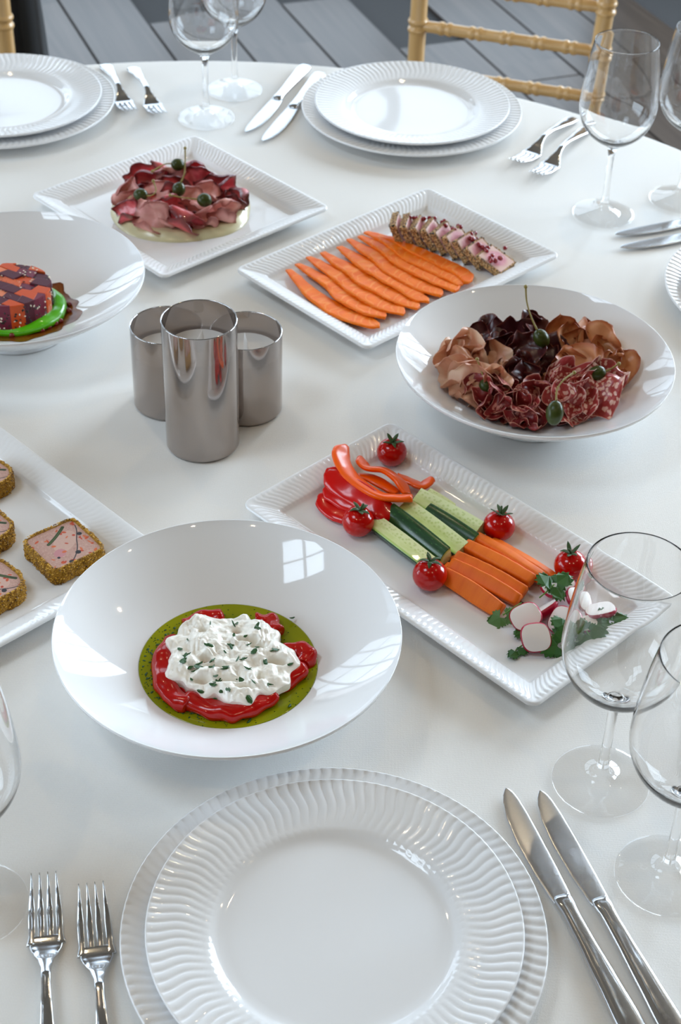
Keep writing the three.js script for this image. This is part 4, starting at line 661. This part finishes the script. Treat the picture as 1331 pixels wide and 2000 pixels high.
  cucumber([0.0624, -1.2298], [0.1171, -1.1658], 0.0185, 0.72, 0.42, 'cucumber stick in the middle with a frothy seed face', 0.0185);
  cucumber([0.0835, -1.2223], [0.1277, -1.1785], 0.0155, 0.75, 2.3, 'cucumber stick with dark skin up, second from the back', 0.017);
  cucumber([0.0756, -1.2444], [0.134, -1.1954], 0.0185, 0.72, 0.35, 'broad cucumber stick at the back, its pale cut face up', 0.0195);
  cucumber([0.0842, -1.2515], [0.1079, -1.2281], 0.0145, 0.7, 0.6, 'pale cucumber stick mostly hidden at the very back', 0.0165);
  const carrot = (a, b, w, h, tilt, y, label, e = 5) => {
    const A = V3(a[0], T + y, a[1]), B = V3(b[0], T + y - 0.001, b[1]), m = A.clone().lerp(B, 0.5).add(V3(0, 0.0012, 0));
    single('carrot_stick', outward(bumpy(pathLoft([A, m, B], 18, (t) => [w * (1 - 0.16 * (2 * t - 1) ** 2), h * (1 - 0.12 * t)], { N: 28, e, tilt }), 0.00025, 200, w * 1e4)), FM.carrot, label, 'carrot stick', 'carrot sticks');
  };
  carrot([0.0978, -1.1345], [0.1469, -1.0879], 0.0088, 0.0048, -0.75, 0.0145, 'broad carrot stick nearest the camera');
  carrot([0.1041, -1.1476], [0.164, -1.101], 0.0072, 0.0052, -0.55, 0.0165, 'carrot stick second from the camera');
  carrot([0.1095, -1.1583], [0.1702, -1.1123], 0.0068, 0.0055, -0.45, 0.0165, 'carrot stick third from the camera, beside the raised one');
  carrot([0.1184, -1.1706], [0.1779, -1.1242], 0.0068, 0.0055, -0.2, 0.0205, 'raised carrot stick with a pale top in the middle');
  carrot([0.1293, -1.1845], [0.1883, -1.1298], 0.0070, 0.0062, 0.1, 0.0185, 'thick rounded carrot stick, second from the back', 3);
  carrot([0.1446, -1.1839], [0.2019, -1.133], 0.0066, 0.0055, 0.4, 0.0140, 'carrot stick farthest from the camera');
  carrot([0.0993, -1.1476], [0.1166, -1.1367], 0.0052, 0.0048, 0, 0.0125, 'short carrot end peeping out beside the dark cucumber');
  carrot([0.1065, -1.1593], [0.123, -1.146], 0.0050, 0.0048, 0, 0.0130, 'small carrot end between two longer sticks');
  // radish: rounded body cut by one plane; red skin, white flesh
  function radish(p, r, n, stretch, spin, label) {
    const q = quatTo(V3(...n), spin), at = W(p), k = 44;
    const rad = (a) => r * (1 + 0.04 * Math.sin(2 * a + 1)) * (Math.abs(Math.cos(a)) ** 2.8 + Math.abs(Math.sin(a)) ** 2.8) ** (-1 / 2.8);
    const X = (a, s) => [rad(a) * s * Math.cos(a) * stretch, rad(a) * s * Math.sin(a)];
    const skin = facing(grid(k, 14, (u, v) => { const a = u * 6.28318, t = v * Math.PI / 2, s = Math.cos(t); const [x, z] = X(a, v < 0.02 ? 0.915 : Math.max(s, 0.001)); return [x, v < 0.02 ? 0.0002 : -r * 0.85 * Math.sin(t) - 0.0004, z]; }, { closeU: true }), -1);
    const flesh = facing(grid(k, 8, (u, v) => { const a = u * 6.28318, [x, z] = X(a, Math.max(v, 0.001) * 0.92); return [x, v > 0.99 ? 0.0001 : 0.0009 * (1 - v * v) + 0.0003, z]; }, { closeU: true }), 1);
    for (const g of [skin, flesh]) g.applyMatrix4(M4(at, q));
    assemble('radish_half', label, 'radish', [['flesh', flesh, FM.radishIn, null, 'white cut face'], ['skin', skin, FM.radish, null, 'crimson skin']], 'cut radishes');
  }
  radish([0.2, 0.024, -1.1155], 0.0125, [-0.1, 0.95, 0.15], 1.25, 0.5, 'cut radish nearest the carrot ends, white face up');
  radish([0.1853, 0.016, -1.092], 0.0115, [-0.5, 0.6, -0.4], 1.2, 0.3, 'cut radish showing red skin under a parsley leaf');
  radish([0.1675, 0.0225, -1.0723], 0.0125, [-0.2, 0.75, 0.65], 1.1, 0.4, 'cut radish facing the camera, leaning behind the front one');
  radish([0.1752, 0.021, -1.0468], 0.0138, [0.05, 0.72, 0.7], 0.95, 0.2, 'cut radish in front, its large white face toward the camera');
  radish([0.1995, 0.0205, -1.0715], 0.0118, [-0.3, 0.7, 0.5], 1.1, 1, 'cut radish in the centre of the pile, partly behind parsley');
  radish([0.2168, 0.022, -1.1014], 0.0105, [0.5, 0.75, 0.3], 1.1, 0.4, 'cut radish just below the rear tomato, seen through the glass');
  radish([0.2333, 0.021, -1.0911], 0.0130, [-0.15, 0.85, -0.2], 1.25, 0.2, 'cut radish farthest right, red side showing through the glass');
  radish([0.2189, 0.017, -1.0724], 0.0115, [0.1, 0.9, 0.3], 1.1, 0.2, 'cut radish lying flat behind the wine glass bowl');
  // parsley
  const leafGeo = (s, seed) => {
    const R = rng(seed), sh = new THREE.Shape(), lobes = 9, pts = [];
    for (let k = 0; k <= lobes * 4; k++) { const t = k / (lobes * 4), a = -2.5 + 5.0 * t, big = Math.abs(Math.cos(a * 1.25)) ** 0.6, r = (0.55 + 0.45 * Math.cos(a * 0.55)) * (0.62 + 0.38 * big) * (1 + 0.13 * Math.cos(t * lobes * 6.28318 * 1.5) + 0.05 * (R() - 0.5)); pts.push(new THREE.Vector2(r * Math.sin(a), r * Math.cos(a))); }
    sh.moveTo(0, -0.18); for (const p of pts) sh.lineTo(p.x, p.y); sh.closePath();
    const g = new THREE.ExtrudeGeometry(sh, { depth: 0.03, bevelEnabled: false }); g.scale(s, s, s); g.rotateX(-Math.PI / 2);
    const p = g.attributes.position; for (let i = 0; i < p.count; i++) { const x = p.getX(i) / s, z = p.getZ(i) / s; p.setY(i, p.getY(i) + s * (-0.32 * x * x - 0.25 * z * z + 0.10 * Math.sin(x * 7 + seed) * Math.cos(z * 6))); }
    g.computeVertexNormals(); return g;
  };
  const sprigs = [
    [[0.1485, 0.016, -1.0803], 0.0125, [-0.5, 0.5, 0.6], 2, 'parsley sprig propped against the carrot end, paler underside out', 'leafB'],
    [[0.1947, 0.032, -1.106], 0.0120, [0.1, 0.95, 0.2], 3, 'parsley sprig lying on the red radish'],
    [[0.1581, 0.0085, -1.0427], 0.0085, [0, 1, 0.1], 2, 'parsley sprig flat on the plate left of the front radish'],
    [[0.1975, 0.014, -1.0453], 0.0130, [0.2, 0.8, 0.5], 3, 'dark parsley sprig on the plate right of the front radish'],
    [[0.1687, 0.012, -1.0637], 0.0090, [0.1, 0.9, 0.3], 2, 'parsley sprig tucked between the two front radishes'],
    [[0.2186, 0.019, -1.0563], 0.0135, [-0.1, 0.7, 0.7], 3, 'parsley sprig seen through the wine glass bowl'],
    [[0.2444, 0.015, -1.0759], 0.0125, [0.1, 0.95, 0.3], 4, 'parsley sprig at the right end of the radish pile'],
    [[0.2007, 0.024, -1.0585], 0.0095, [0.3, 0.8, 0.4], 2, 'parsley sprig in front of the central radish']];
  sprigs.forEach(([p, s, n, count, label, mat], i) => {
    const R = rng(500 + i), o = thing('parsley_sprig', label, 'parsley', [p[0], T + p[1], p[2]], 0, 'parsley among the radishes'), base = quatTo(V3(...n), R() * 6);
    for (let k = 0; k < count; k++) { const a = k * 6.28318 / Math.max(count, 3) + R() * 0.6, g = leafGeo(s * (0.85 + 0.3 * R()), 40 + i * 9 + k); g.translate(0, 0, -s * 0.45); g.rotateX((R() - 0.3) * 0.5); g.rotateY(a); g.applyQuaternion(base); part('leaf', g, FM[mat ?? 'leaf'], o); }
    const st = tube([V3(0, 0, 0), V3(s * 0.3, -0.002, s * 0.8), V3(s * 0.5, -0.004, s * 1.5)], 0.0007, 8, 6); st.applyQuaternion(base); part('stem', st, FM.stem, o);
  });
}
// ---------------------------------------------------------------- bowl of roasted peppers under soft cheese
{
  const cx = -0.0898, cz = -0.9862, Ro = 0.0755, bx = BOWL.F[0], bz = BOWL.F[1] + 0.002;
  single('green_oil', lathe([[0, 0.0213], [0.03, 0.0224], [0.055, 0.0271], [0.068, 0.0303], [Ro - 0.0006, 0.0322], [Ro, 0.0324], [Ro - 0.001, 0.0326], [Ro * 0.9, 0.0321], [0.03, 0.0316], [0, 0.0316]], 120).translate(bx, T, bz), FM.oil, 'pool of green herb oil in the bottom of the bowl', 'sauce');
  const gOil = scene.children[scene.children.length - 1].geometry; uvPlan(gOil, 1 / (2 * Ro), -Ro, -Ro);
  const pepper = (pts, w, label, seed) => single('roasted_pepper_piece', outward(bumpy(pathLoft(pts.map(W), 30, (t) => [w * (0.55 + 0.45 * Math.sin(Math.PI * (0.12 + 0.76 * t))), 0.0062], { N: 26, e: 2.3 }), 0.0022, 110, seed)), FM.roastPepper, label, 'roasted pepper', 'roasted pepper pieces');
  pepper([[-0.1215, 0.036, -0.9414], [-0.1068, 0.036, -0.9346], [-0.0898, 0.036, -0.9304], [-0.0733, 0.036, -0.9329], [-0.0572, 0.036, -0.9436], [-0.0505, 0.036, -0.95]], 0.0105, 'roasted red pepper strip along the front edge of the cheese', 1);
  pepper([[-0.0574, 0.036, -0.9539], [-0.0463, 0.036, -0.9646], [-0.0346, 0.036, -0.9745], [-0.0264, 0.036, -0.9804]], 0.0095, 'roasted red pepper strip sticking out at the front right', 2);
  pepper([[-0.0452, 0.037, -1.0009], [-0.0326, 0.037, -1.0041], [-0.0242, 0.036, -0.9972], [-0.028, 0.035, -0.9881]], 0.0085, 'rounded roasted pepper lump at the right end', 3);
  pepper([[-0.1412, 0.036, -1.0135], [-0.1455, 0.036, -0.9868], [-0.1426, 0.036, -0.9659], [-0.1358, 0.036, -0.9493], [-0.1261, 0.036, -0.9381], [-0.1198, 0.036, -0.935]], 0.0095, 'roasted red pepper strip curving round the left edge', 4);
  pepper([[-0.1309, 0.036, -1.0302], [-0.116, 0.036, -1.0384], [-0.1007, 0.036, -1.0437]], 0.0085, 'roasted pepper strip peeping out at the back left', 5);
  pepper([[-0.0706, 0.036, -1.0409], [-0.0589, 0.036, -1.0385], [-0.050, 0.036, -1.0256]], 0.0085, 'roasted pepper strip peeping out at the back right', 6);
  const bed = grid(60, 12, (u, v) => { const a = u * 6.28318, r = 0.048 * (1 + 0.08 * Math.sin(3 * a)) * v, y = 0.0335 + 0.008 * Math.sqrt(Math.max(0, 1 - v * v)) + 0.0022 * (noise2(50 + 160 * r * Math.cos(a), 50 + 160 * r * Math.sin(a)) - 0.5); return [cx - 0.003 + r * Math.cos(a), T + (v >= 1 ? 0.031 : y), cz + r * 1.0 * Math.sin(a)]; }, { closeU: true });
  single('roasted_pepper_bed', facing(bed, 1), FM.roastPepper, 'layer of roasted pepper glimpsed through holes in the cheese', 'roasted pepper');
  const holes = [[-0.074, -1.0005, 0.0085, 0.0026], [-0.066, -0.9945, 0.005, 0.0028], [-0.088, -0.9545, 0.009, 0.0035], [-0.108, -0.954, 0.0055, 0.003], [-0.048, -0.980, 0.007, 0.003], [-0.108, -0.9775, 0.004, 0.0035], [-0.113, -1.012, 0.003, 0.0025], [-0.099, -0.969, 0.007, 0.002], [-0.073, -0.946, 0.007, 0.0025], [-0.062, -0.9595, 0.003, 0.004], [-0.085, -1.016, 0.003, 0.002]];
  const RC = (a) => 0.0525 * (1 + 0.07 * Math.sin(2 * a + 0.6) + 0.05 * Math.sin(5 * a + 1) + 0.05 * Math.sin(9 * a + 2.2) + 0.03 * Math.sin(17 * a));
  const top = (x, z) => {
    const dx = x - (cx + 0.0015), dz = z - (cz + 0.001), a = Math.atan2(dz, dx), q = Math.hypot(dx, dz) / RC(a);
    let y = 0.0430 + 0.0072 * Math.sqrt(Math.max(0, 1 - q ** 5)) + 0.0095 * (fbm(x * 75 + 90, z * 75 + 170, 1e5, 2, 7) - 0.5) + 0.0036 * (fbm(x * 170 + 90, z * 170 + 290, 1e5, 3, 9) - 0.5) + 0.0014 * Math.abs(Math.sin(x * 420 + 6 * noise2(x * 90 + 70, z * 90 + 90))) * noise2(x * 60 + 30, z * 60 + 80);
    for (const [hx, hz, ax, az] of holes) { const k = ((x - hx) / ax) ** 2 + ((z - hz) / az) ** 2; y -= 0.014 * Math.exp(-(k ** 1.2)); }
    return q >= 1 ? 0.036 : y;
  };
  const ch = grid(260, 100, (u, v) => { const a = u * 6.28318, r = RC(a) * Math.min(v * 1.02, 1), x = cx + 0.0015 + r * Math.cos(a), z = cz + 0.001 + r * Math.sin(a); return [x, T + (v >= 1 ? 0.0355 : top(cx + 0.0015 + r * 0.999 * Math.cos(a), cz + 0.001 + r * 0.999 * Math.sin(a))), z]; }, { closeU: true });
  single('soft_cheese', facing(ch, 1), FM.cheese, 'white shredded soft cheese heaped on the roasted peppers', 'cheese');
  { // fine herb specks drifting in the oil, thickest on the left
    const Q = rng(808), l = []; for (let k = 0; k < 700; k++) { const a = Q() * 6.28318, left = 0.5 - 0.5 * Math.cos(a + 0.35), r = Ro * (0.66 + 0.30 * Q() * (0.4 + 0.6 * left)); if (Q() > 0.12 + 0.88 * Math.max(0, -Math.cos(a + 0.35)) ** 1.3 || r > Ro * 0.95) continue; const s = 0.0004 + 0.0009 * Q(); l.push(seedGeo.clone().applyMatrix4(M4(V3(bx + r * Math.cos(a), T + 0.0326, bz + r * Math.sin(a)), quatTo(V3(0, 1, 0), Q() * 6), [s, s * 0.4, s * (1 + Q())]))); }
    const m = single('herb_specks', merge(l), FM.herb, 'fine dark herb specks drifting in the green oil', 'herb'); m.userData.kind = 'stuff';
  }
  const H = [[-0.1075, -1.0179], [-0.0879, -1.0226], [-0.0668, -1.0135], [-0.0866, -1.0044], [-0.0768, -1.0057], [-0.1252, -1.0012], [-0.1303, -0.9902], [-0.1052, -0.99], [-0.0884, -0.9953], [-0.1246, -0.9819], [-0.0682, -0.9864], [-0.0737, -0.9951], [-0.0661, -0.9922], [-0.1129, -0.9728], [-0.1016, -0.976], [-0.0926, -0.9856], [-0.126, -0.9713], [-0.1164, -0.9649], [-0.1089, -0.9757], [-0.0816, -0.977], [-0.0768, -0.9781], [-0.0586, -0.9777], [-0.0379, -0.9791], [-0.1026, -0.9664], [-0.0718, -0.967], [-0.0905, -0.9661], [-0.0976, -0.9571], [-0.0909, -0.9557], [-0.118, -0.9562], [-0.1185, -0.9493], [-0.0764, -0.9547], [-0.0989, -0.9502], [-0.0666, -0.9509], [-0.1101, -0.9421], [-0.0994, -0.9417], [-0.0923, -0.9429], [-0.0857, -0.9416], [-0.1038, -0.9315], [-0.099, -0.9301], [-0.0904, -0.933], [-0.0844, -0.9327], [-0.0686, -0.9356], [-0.0537, -0.9549], [-0.0537, -0.9898], [-0.081, -0.9596], [-0.0955, -0.9585], [-0.1135, -0.9690], [-0.1205, -0.9690]];
  const R = rng(4242), flakes = [0, 1, 2, 3].map((k) => { const sh = new THREE.Shape(), f = rng(60 + k); const n = 7, w = [0.35, 0.6, 0.22, 0.5][k]; const P = []; for (let i = 0; i < n; i++) { const a = i / n * 6.28318, r = 0.7 + 0.5 * f(); P.push([r * Math.cos(a), r * w * Math.sin(a)]); } sh.moveTo(...P[0]); for (const p of P.slice(1)) sh.lineTo(...p); sh.closePath(); const g = new THREE.ExtrudeGeometry(sh, { depth: 0.08, bevelEnabled: false }); g.rotateX(-Math.PI / 2); const p = g.attributes.position; for (let i = 0; i < p.count; i++) p.setY(i, p.getY(i) + 0.25 * p.getX(i) ** 2 - 0.1); g.computeVertexNormals(); return g; });
  const flake = (x, y, z, s, k, label, group) => { const m = single('parsley_fragment', flakes[k], FM.herb, label, 'herb', group, [x, T + y, z]); m.scale.setScalar(s); m.rotation.set((R() - 0.5) * 0.7, R() * 6.28, (R() - 0.5) * 0.7); };
  H.forEach(([x, z]) => { const n = R() < 0.45 ? 2 : 1; for (let k = 0; k < n; k++) { const a = x + (R() - 0.5) * 0.006 * k, b = z + 0.002 + (R() - 0.5) * 0.006 * k; flake(a, Math.max(top(a, b), 0.0385) + 0.0008, b, 0.0019 + 0.0028 * R(), Math.floor(R() * 4), 'chopped parsley fragment scattered on the white cheese', 'parsley on the cheese'); } });
  for (const [x, z, l] of [[-0.0367, -0.9417, 'curled parsley fragment floating in the oil at the lower right'], [-0.0685, -0.9228, 'parsley fragment floating in the oil in front of the pepper'], [-0.0391, -1.0442, 'parsley fragment on the bare bowl at the upper right'], [-0.0204, -1.0081, 'parsley fragment at the right edge of the oil']]) flake(x, l.includes('bare') ? 0.0368 : 0.0328, z, 0.0034, 0, l);
}
// ---------------------------------------------------------------- meat terrine slices
{
  const cv = document.createElement('canvas'); cv.width = cv.height = 512; const c = cv.getContext('2d'), R = rng(9);
  c.fillStyle = '#bd9688'; c.fillRect(0, 0, 512, 512);
  for (let i = 0; i < 2600; i++) { const v = R(); c.fillStyle = v < 0.5 ? `rgba(226,190,180,${0.3 * R()})` : `rgba(160,110,104,${0.3 * R()})`; const s = 2 + R() * 9; c.beginPath(); c.ellipse(R() * 512, R() * 512, s, s * (0.3 + 0.5 * R()), R() * 3, 0, 7); c.fill(); }
  c.fillStyle = '#cba698'; c.beginPath(); c.ellipse(285, 285, 150, 90, 0.7, 0, 7); c.fill(); c.fillStyle = '#c2868a'; c.beginPath(); c.ellipse(170, 175, 58, 50, 0.5, 0, 7); c.fill();
  for (let i = 0; i < 900; i++) { c.strokeStyle = `rgba(150,100,96,${0.16 * R()})`; const x = 150 + R() * 270, y = 190 + R() * 190; c.beginPath(); c.moveTo(x, y); c.lineTo(x + 18 * R(), y + 18 * R()); c.stroke(); }
  for (let i = 0; i < 30; i++) { c.fillStyle = ['#c2502a', '#b8432a', '#d0683a'][i % 3]; c.beginPath(); c.ellipse(20 + R() * 470, 20 + R() * 470, 9 + R() * 18, 6 + R() * 8, R() * 3, 0, 7); c.fill(); }
  c.strokeStyle = '#2b2a33'; c.lineWidth = 9; c.lineCap = 'round'; c.beginPath(); c.moveTo(190, 20); c.bezierCurveTo(260, 60, 320, 130, 360, 210); c.bezierCurveTo(390, 280, 450, 330, 470, 420); c.stroke();
  c.fillStyle = '#26252c'; for (const [x, y, r] of [[190, 26, 20], [300, 96, 24], [440, 300, 22], [130, 130, 14]]) { c.beginPath(); c.arc(x, y, r, 0, 7); c.fill(); }
  c.strokeStyle = '#2c3d18'; c.lineWidth = 30; c.beginPath(); c.moveTo(150, 330); c.quadraticCurveTo(250, 370, 370, 460); c.stroke(); c.strokeStyle = '#54622c'; c.lineWidth = 7; c.beginPath(); c.moveTo(150, 330); c.quadraticCurveTo(240, 365, 330, 430); c.stroke();
  const map = new THREE.CanvasTexture(cv); map.colorSpace = THREE.SRGBColorSpace; const face = phy({ map, roughness: 0.5 });
  const slice = (x, z, turn, w, l, rc, label, seed) => {
    const th = 0.0185, rr = (s, a, b, r) => { s.moveTo(-a + r, -b); s.lineTo(a - r, -b); s.quadraticCurveTo(a, -b, a, -b + r); s.lineTo(a, b - r); s.quadraticCurveTo(a, b, a - r, b); s.lineTo(-a + r, b); s.quadraticCurveTo(-a, b, -a, b - r); s.lineTo(-a, -b + r); s.quadraticCurveTo(-a, -b, -a + r, -b); };
    const t = thing('terrine_slice', label, 'terrine', [x, T + 0.0066, z], turn, 'meat terrine slices');
    const s = new THREE.Shape(); rr(s, w / 2 - 0.0022, l / 2 - 0.0022, Math.max(rc - 0.002, 0.002)); const f = new THREE.ExtrudeGeometry(s, { depth: th - 0.0012, bevelEnabled: false }); f.rotateX(-Math.PI / 2); uvPlan(f, 1 / w, -w / 2, -w / 2); part('meat', f, face, t, 'pink mosaic cut face');
    // the crust: a band whose section is a rounded strip, lumpy
    const per = 240, band = [[0.5, 0], [1, 0.06], [1.1, 0.2], [0.95, 0.36], [1.1, 0.52], [1, 0.68], [1.06, 0.84], [0.95, 0.97], [0.55, 1.0], [0.05, 0.985], [-0.1, 0.94], [-0.1, 0.02], [0.5, 0]];
    const P = (u, o) => roundedRect(u % 1, w / 2 - 0.0022 + o, l / 2 - 0.0022 + o, rc + 0.002 + o);
    const cr = outward(grid(per, band.length - 1, (u, v, i, j) => { const [k, y] = band[j], [ax, az] = P(u, 0), lump = 0.0042 * (fbm(ax * 260 + 40, az * 260 + y * 6 + 40, 1e5, 3, seed) - 0.5) * (k > 0.4 ? 1 : 0.25), [px, pz] = P(u, Math.max(0.0032 * k + lump, -0.0006)); return [px, Math.max(0, y * th + (j > 6 && j < 9 ? lump * 0.7 : 0)), pz, u * 5, y * 0.6]; }, { closeU: true }));
    const crust = part('crust', cr, FM.mustard, t, 'mustard coloured grainy crust');
    const q = rng(seed), A = [[], []]; for (let i = 0; i < 620; i++) { const u = q(), y = 0.04 + 0.92 * q(), top = q() < 0.25, [px, pz] = P(u, top ? 0.0016 : 0.0032 + 0.0009 * (q() - 0.4)), p = V3(px, top ? th + 0.0003 : y * th, pz); A[q() < 0.6 ? 0 : 1].push([p, top ? V3(0, 1, 0) : V3(px, 0.2, pz)]); }
    const a = part('grains', seedsOn(A[0], 0.0011, seed), FM.grain, crust), b = part('dark_grains', seedsOn(A[1], 0.0011, seed + 1), FM.grainDark, crust); a.userData.kind = b.userData.kind = 'stuff';
  };
  slice(-0.2550, -1.1489, 0.71 , 0.0555, 0.0575, 0.004, 'square terrine slice lying whole in view beside the pepper bowl', 11);
  slice(-0.352, -1.2510, -0.7, 0.052, 0.054, 0.014, 'terrine slice cut off by the left edge, the farthest of three', 12);
  slice(-0.337, -1.1700, -0.75, 0.052, 0.054, 0.014, 'terrine slice cut off by the left edge, the middle of three', 13);
  slice(-0.3150, -1.0930, -0.8, 0.055, 0.056, 0.014, 'terrine slice cut off by the left edge, the nearest of three', 14);
}
// ---------------------------------------------------------------- fish tartare in the left bowl
{
  const cx = -0.374, cz = -1.541, R0 = 0.047, y0 = 0.033, y1 = 0.0655, R = rng(31337), sx = cx + 0.006, sz = cz - 0.003;
  const sauce = grid(90, 8, (u, v) => { const a = u * 6.28318, e = 1 + 0.05 * Math.sin(5 * a + 1) + 0.04 * Math.sin(11 * a) + 0.025 * Math.sin(19 * a + 2), r = 0.069 * e * Math.max(v, 0.01); const br = 0.0195 + 0.0505 * (Math.hypot(sx + r * Math.cos(a) - BOWL.L[0], sz + r * Math.sin(a) - BOWL.L[1]) / 0.145) ** 2.25; return [sx + r * Math.cos(a), T + Math.max(br + 0.0004 + 0.0012 * (1 - v ** 6), 0.0246 * (v < 1 ? 1 : 0)) + 0.0006, sz + r * Math.sin(a)]; }, { closeU: true });
  const sm = single('brown_sauce', facing(sauce, 1), FM.brown, 'thin brown sauce pooled round the green puree', 'sauce');
  const arc = []; for (let k = 0; k <= 16; k++) { const a = mixn(-0.75, 2.5, k / 16); arc.push([cx + 0.006 + 0.0468 * Math.cos(a), 0.0338 + 0.0012 * Math.sin(k), cz - 0.005 + 0.0468 * Math.sin(a)]); }
  single('green_puree', outward(bumpy(pathLoft(arc.map(W), 60, (t) => [lerpTable([[0, 0.003], [0.15, 0.0085], [0.5, 0.0095], [0.85, 0.009], [1, 0.004]], t)[0], 0.0058], { N: 20, e: 2.2, tilt: 0.25 }), 0.0009, 90, 3)), FM.green, 'bright green puree smeared in a crescent round the tartare', 'puree');
  // chunks: cells of a turned grid cut by the round outline
  const circ = Array.from({ length: 40 }, (_, k) => [R0 * Math.cos(k * 6.28318 / 40), R0 * Math.sin(k * 6.28318 / 40)]);
  const clip = (poly) => { let out = poly; for (let k = 0; k < 40; k++) { const a = circ[k], b = circ[(k + 1) % 40], inside = (p) => (b[0] - a[0]) * (p[1] - a[1]) - (b[1] - a[1]) * (p[0] - a[0]) >= 0, res = []; for (let i = 0; i < out.length; i++) { const p = out[i], q = out[(i + 1) % out.length], ip = inside(p), iq = inside(q); if (ip) res.push(p); if (ip !== iq) { const d1 = (b[0] - a[0]) * (p[1] - a[1]) - (b[1] - a[1]) * (p[0] - a[0]), d2 = (b[0] - a[0]) * (q[1] - a[1]) - (b[1] - a[1]) * (q[0] - a[0]), t = d1 / (d1 - d2); res.push([mixn(p[0], q[0], t), mixn(p[1], q[1], t)]); } } out = res; if (!out.length) break; } return out; };
  const root = thing('fish_tartare', 'round cake of tuna and salmon cubes with sesame, on green puree', 'tartare', [cx, T + y0 - 0.003, cz]);
  const ca = Math.cos(0.42), sa = Math.sin(0.42);
  for (let j = -4; j < 4; j++) for (let i = -4; i < 4; i++) {
    const w = 0.0205, h = 0.0132, ox = (j & 1) * 0.5 * w, J = (a, b) => [(a * w + ox + (hash(a, b, 8) - 0.5) * 0.007) * 1, b * h + (hash(a, b, 9) - 0.5) * 0.007];
    const raw = [J(i, j), J(i + 1, j), J(i + 1, j + 1), J(i, j + 1)].map(([x, z]) => [x * ca - z * sa, x * sa + z * ca]), m = raw.reduce((p, q) => [p[0] + q[0] / 4, p[1] + q[1] / 4], [0, 0]);
    const poly = clip(raw.map(([x, z]) => [m[0] + (x - m[0]) * 0.97, m[1] + (z - m[1]) * 0.97]));
    let area = 0; for (let k = 0; k < poly.length; k++) { const p = poly[k], q = poly[(k + 1) % poly.length]; area += p[0] * q[1] - p[1] * q[0]; }
    if (poly.length < 3 || area < 0.00003) continue;
    const s = new THREE.Shape(poly.map(([x, z]) => new THREE.Vector2(x, -z))); const hgt = y1 - y0 + (R() - 0.5) * 0.003;
    const g = new THREE.ExtrudeGeometry(s, { depth: hgt, bevelEnabled: true, bevelSize: 0.0008, bevelThickness: 0.001, bevelSegments: 2, steps: 1 }); g.rotateX(-Math.PI / 2); g.translate(0, 0.001, 0);
    const tuna = hash(i, j, 3) < 0.48;
    part('fish_cube', g, tuna ? [FM.tuna2, FM.tuna3][Math.floor(hash(i, j, 5) * 2)] : [FM.salmon2, FM.salmon3, FM.salmon4][Math.floor(hash(i, j, 6) * 3)], root, tuna ? 'purple raw tuna cube' : 'orange salmon cube');
  }
  const sd = [[], []]; for (let k = 0; k < 420; k++) { const a = R() * 6.28, side = R() < 0.62, r = side ? R0 + 0.0008 : R0 * Math.sqrt(R()); sd[R() < 0.5 ? 0 : 1].push([V3(r * Math.cos(a), side ? 0.004 + R() * 0.028 : y1 - y0 + 0.0022, r * Math.sin(a)), side ? V3(Math.cos(a), 0.1, Math.sin(a)) : V3(0, 1, 0)]); }
  const d1 = part('black_sesame', seedsOn(sd[0], 0.0014, 3), FM.seedDark, root), d2 = part('white_sesame', seedsOn(sd[1], 0.0013, 4), FM.seedWhite, root); d1.userData.kind = d2.userData.kind = 'stuff';
  part('core', lathe([[0, 0.002], [R0 * 0.9, 0.002], [R0 * 0.92, y1 - y0 - 0.004], [0, y1 - y0 - 0.003]], 48), FM.salmon3, root);
  const pc = bumpy(new THREE.SphereGeometry(0.0031, 14, 10), 0.0003, 250);
  for (const [x, z] of [[-0.3199, -1.5395], [-0.3206, -1.5191], [-0.327, -1.5116], [-0.3333, -1.504], [-0.3638, -1.4908], [-0.3104, -1.5475], [-0.3125, -1.5623], [-0.3165, -1.525]]) { const br = 0.0195 + 0.0505 * (Math.hypot(x - BOWL.L[0], z - BOWL.L[1]) / 0.145) ** 2.25; single('peppercorn', pc, FM.peppercorn, 'dark red peppercorn lying in the brown sauce round the green puree', 'peppercorn', 'peppercorns in the sauce', [x, T + Math.max(br, 0.0246) + 0.0035, z]); }
}
renderer.render(scene, camera);
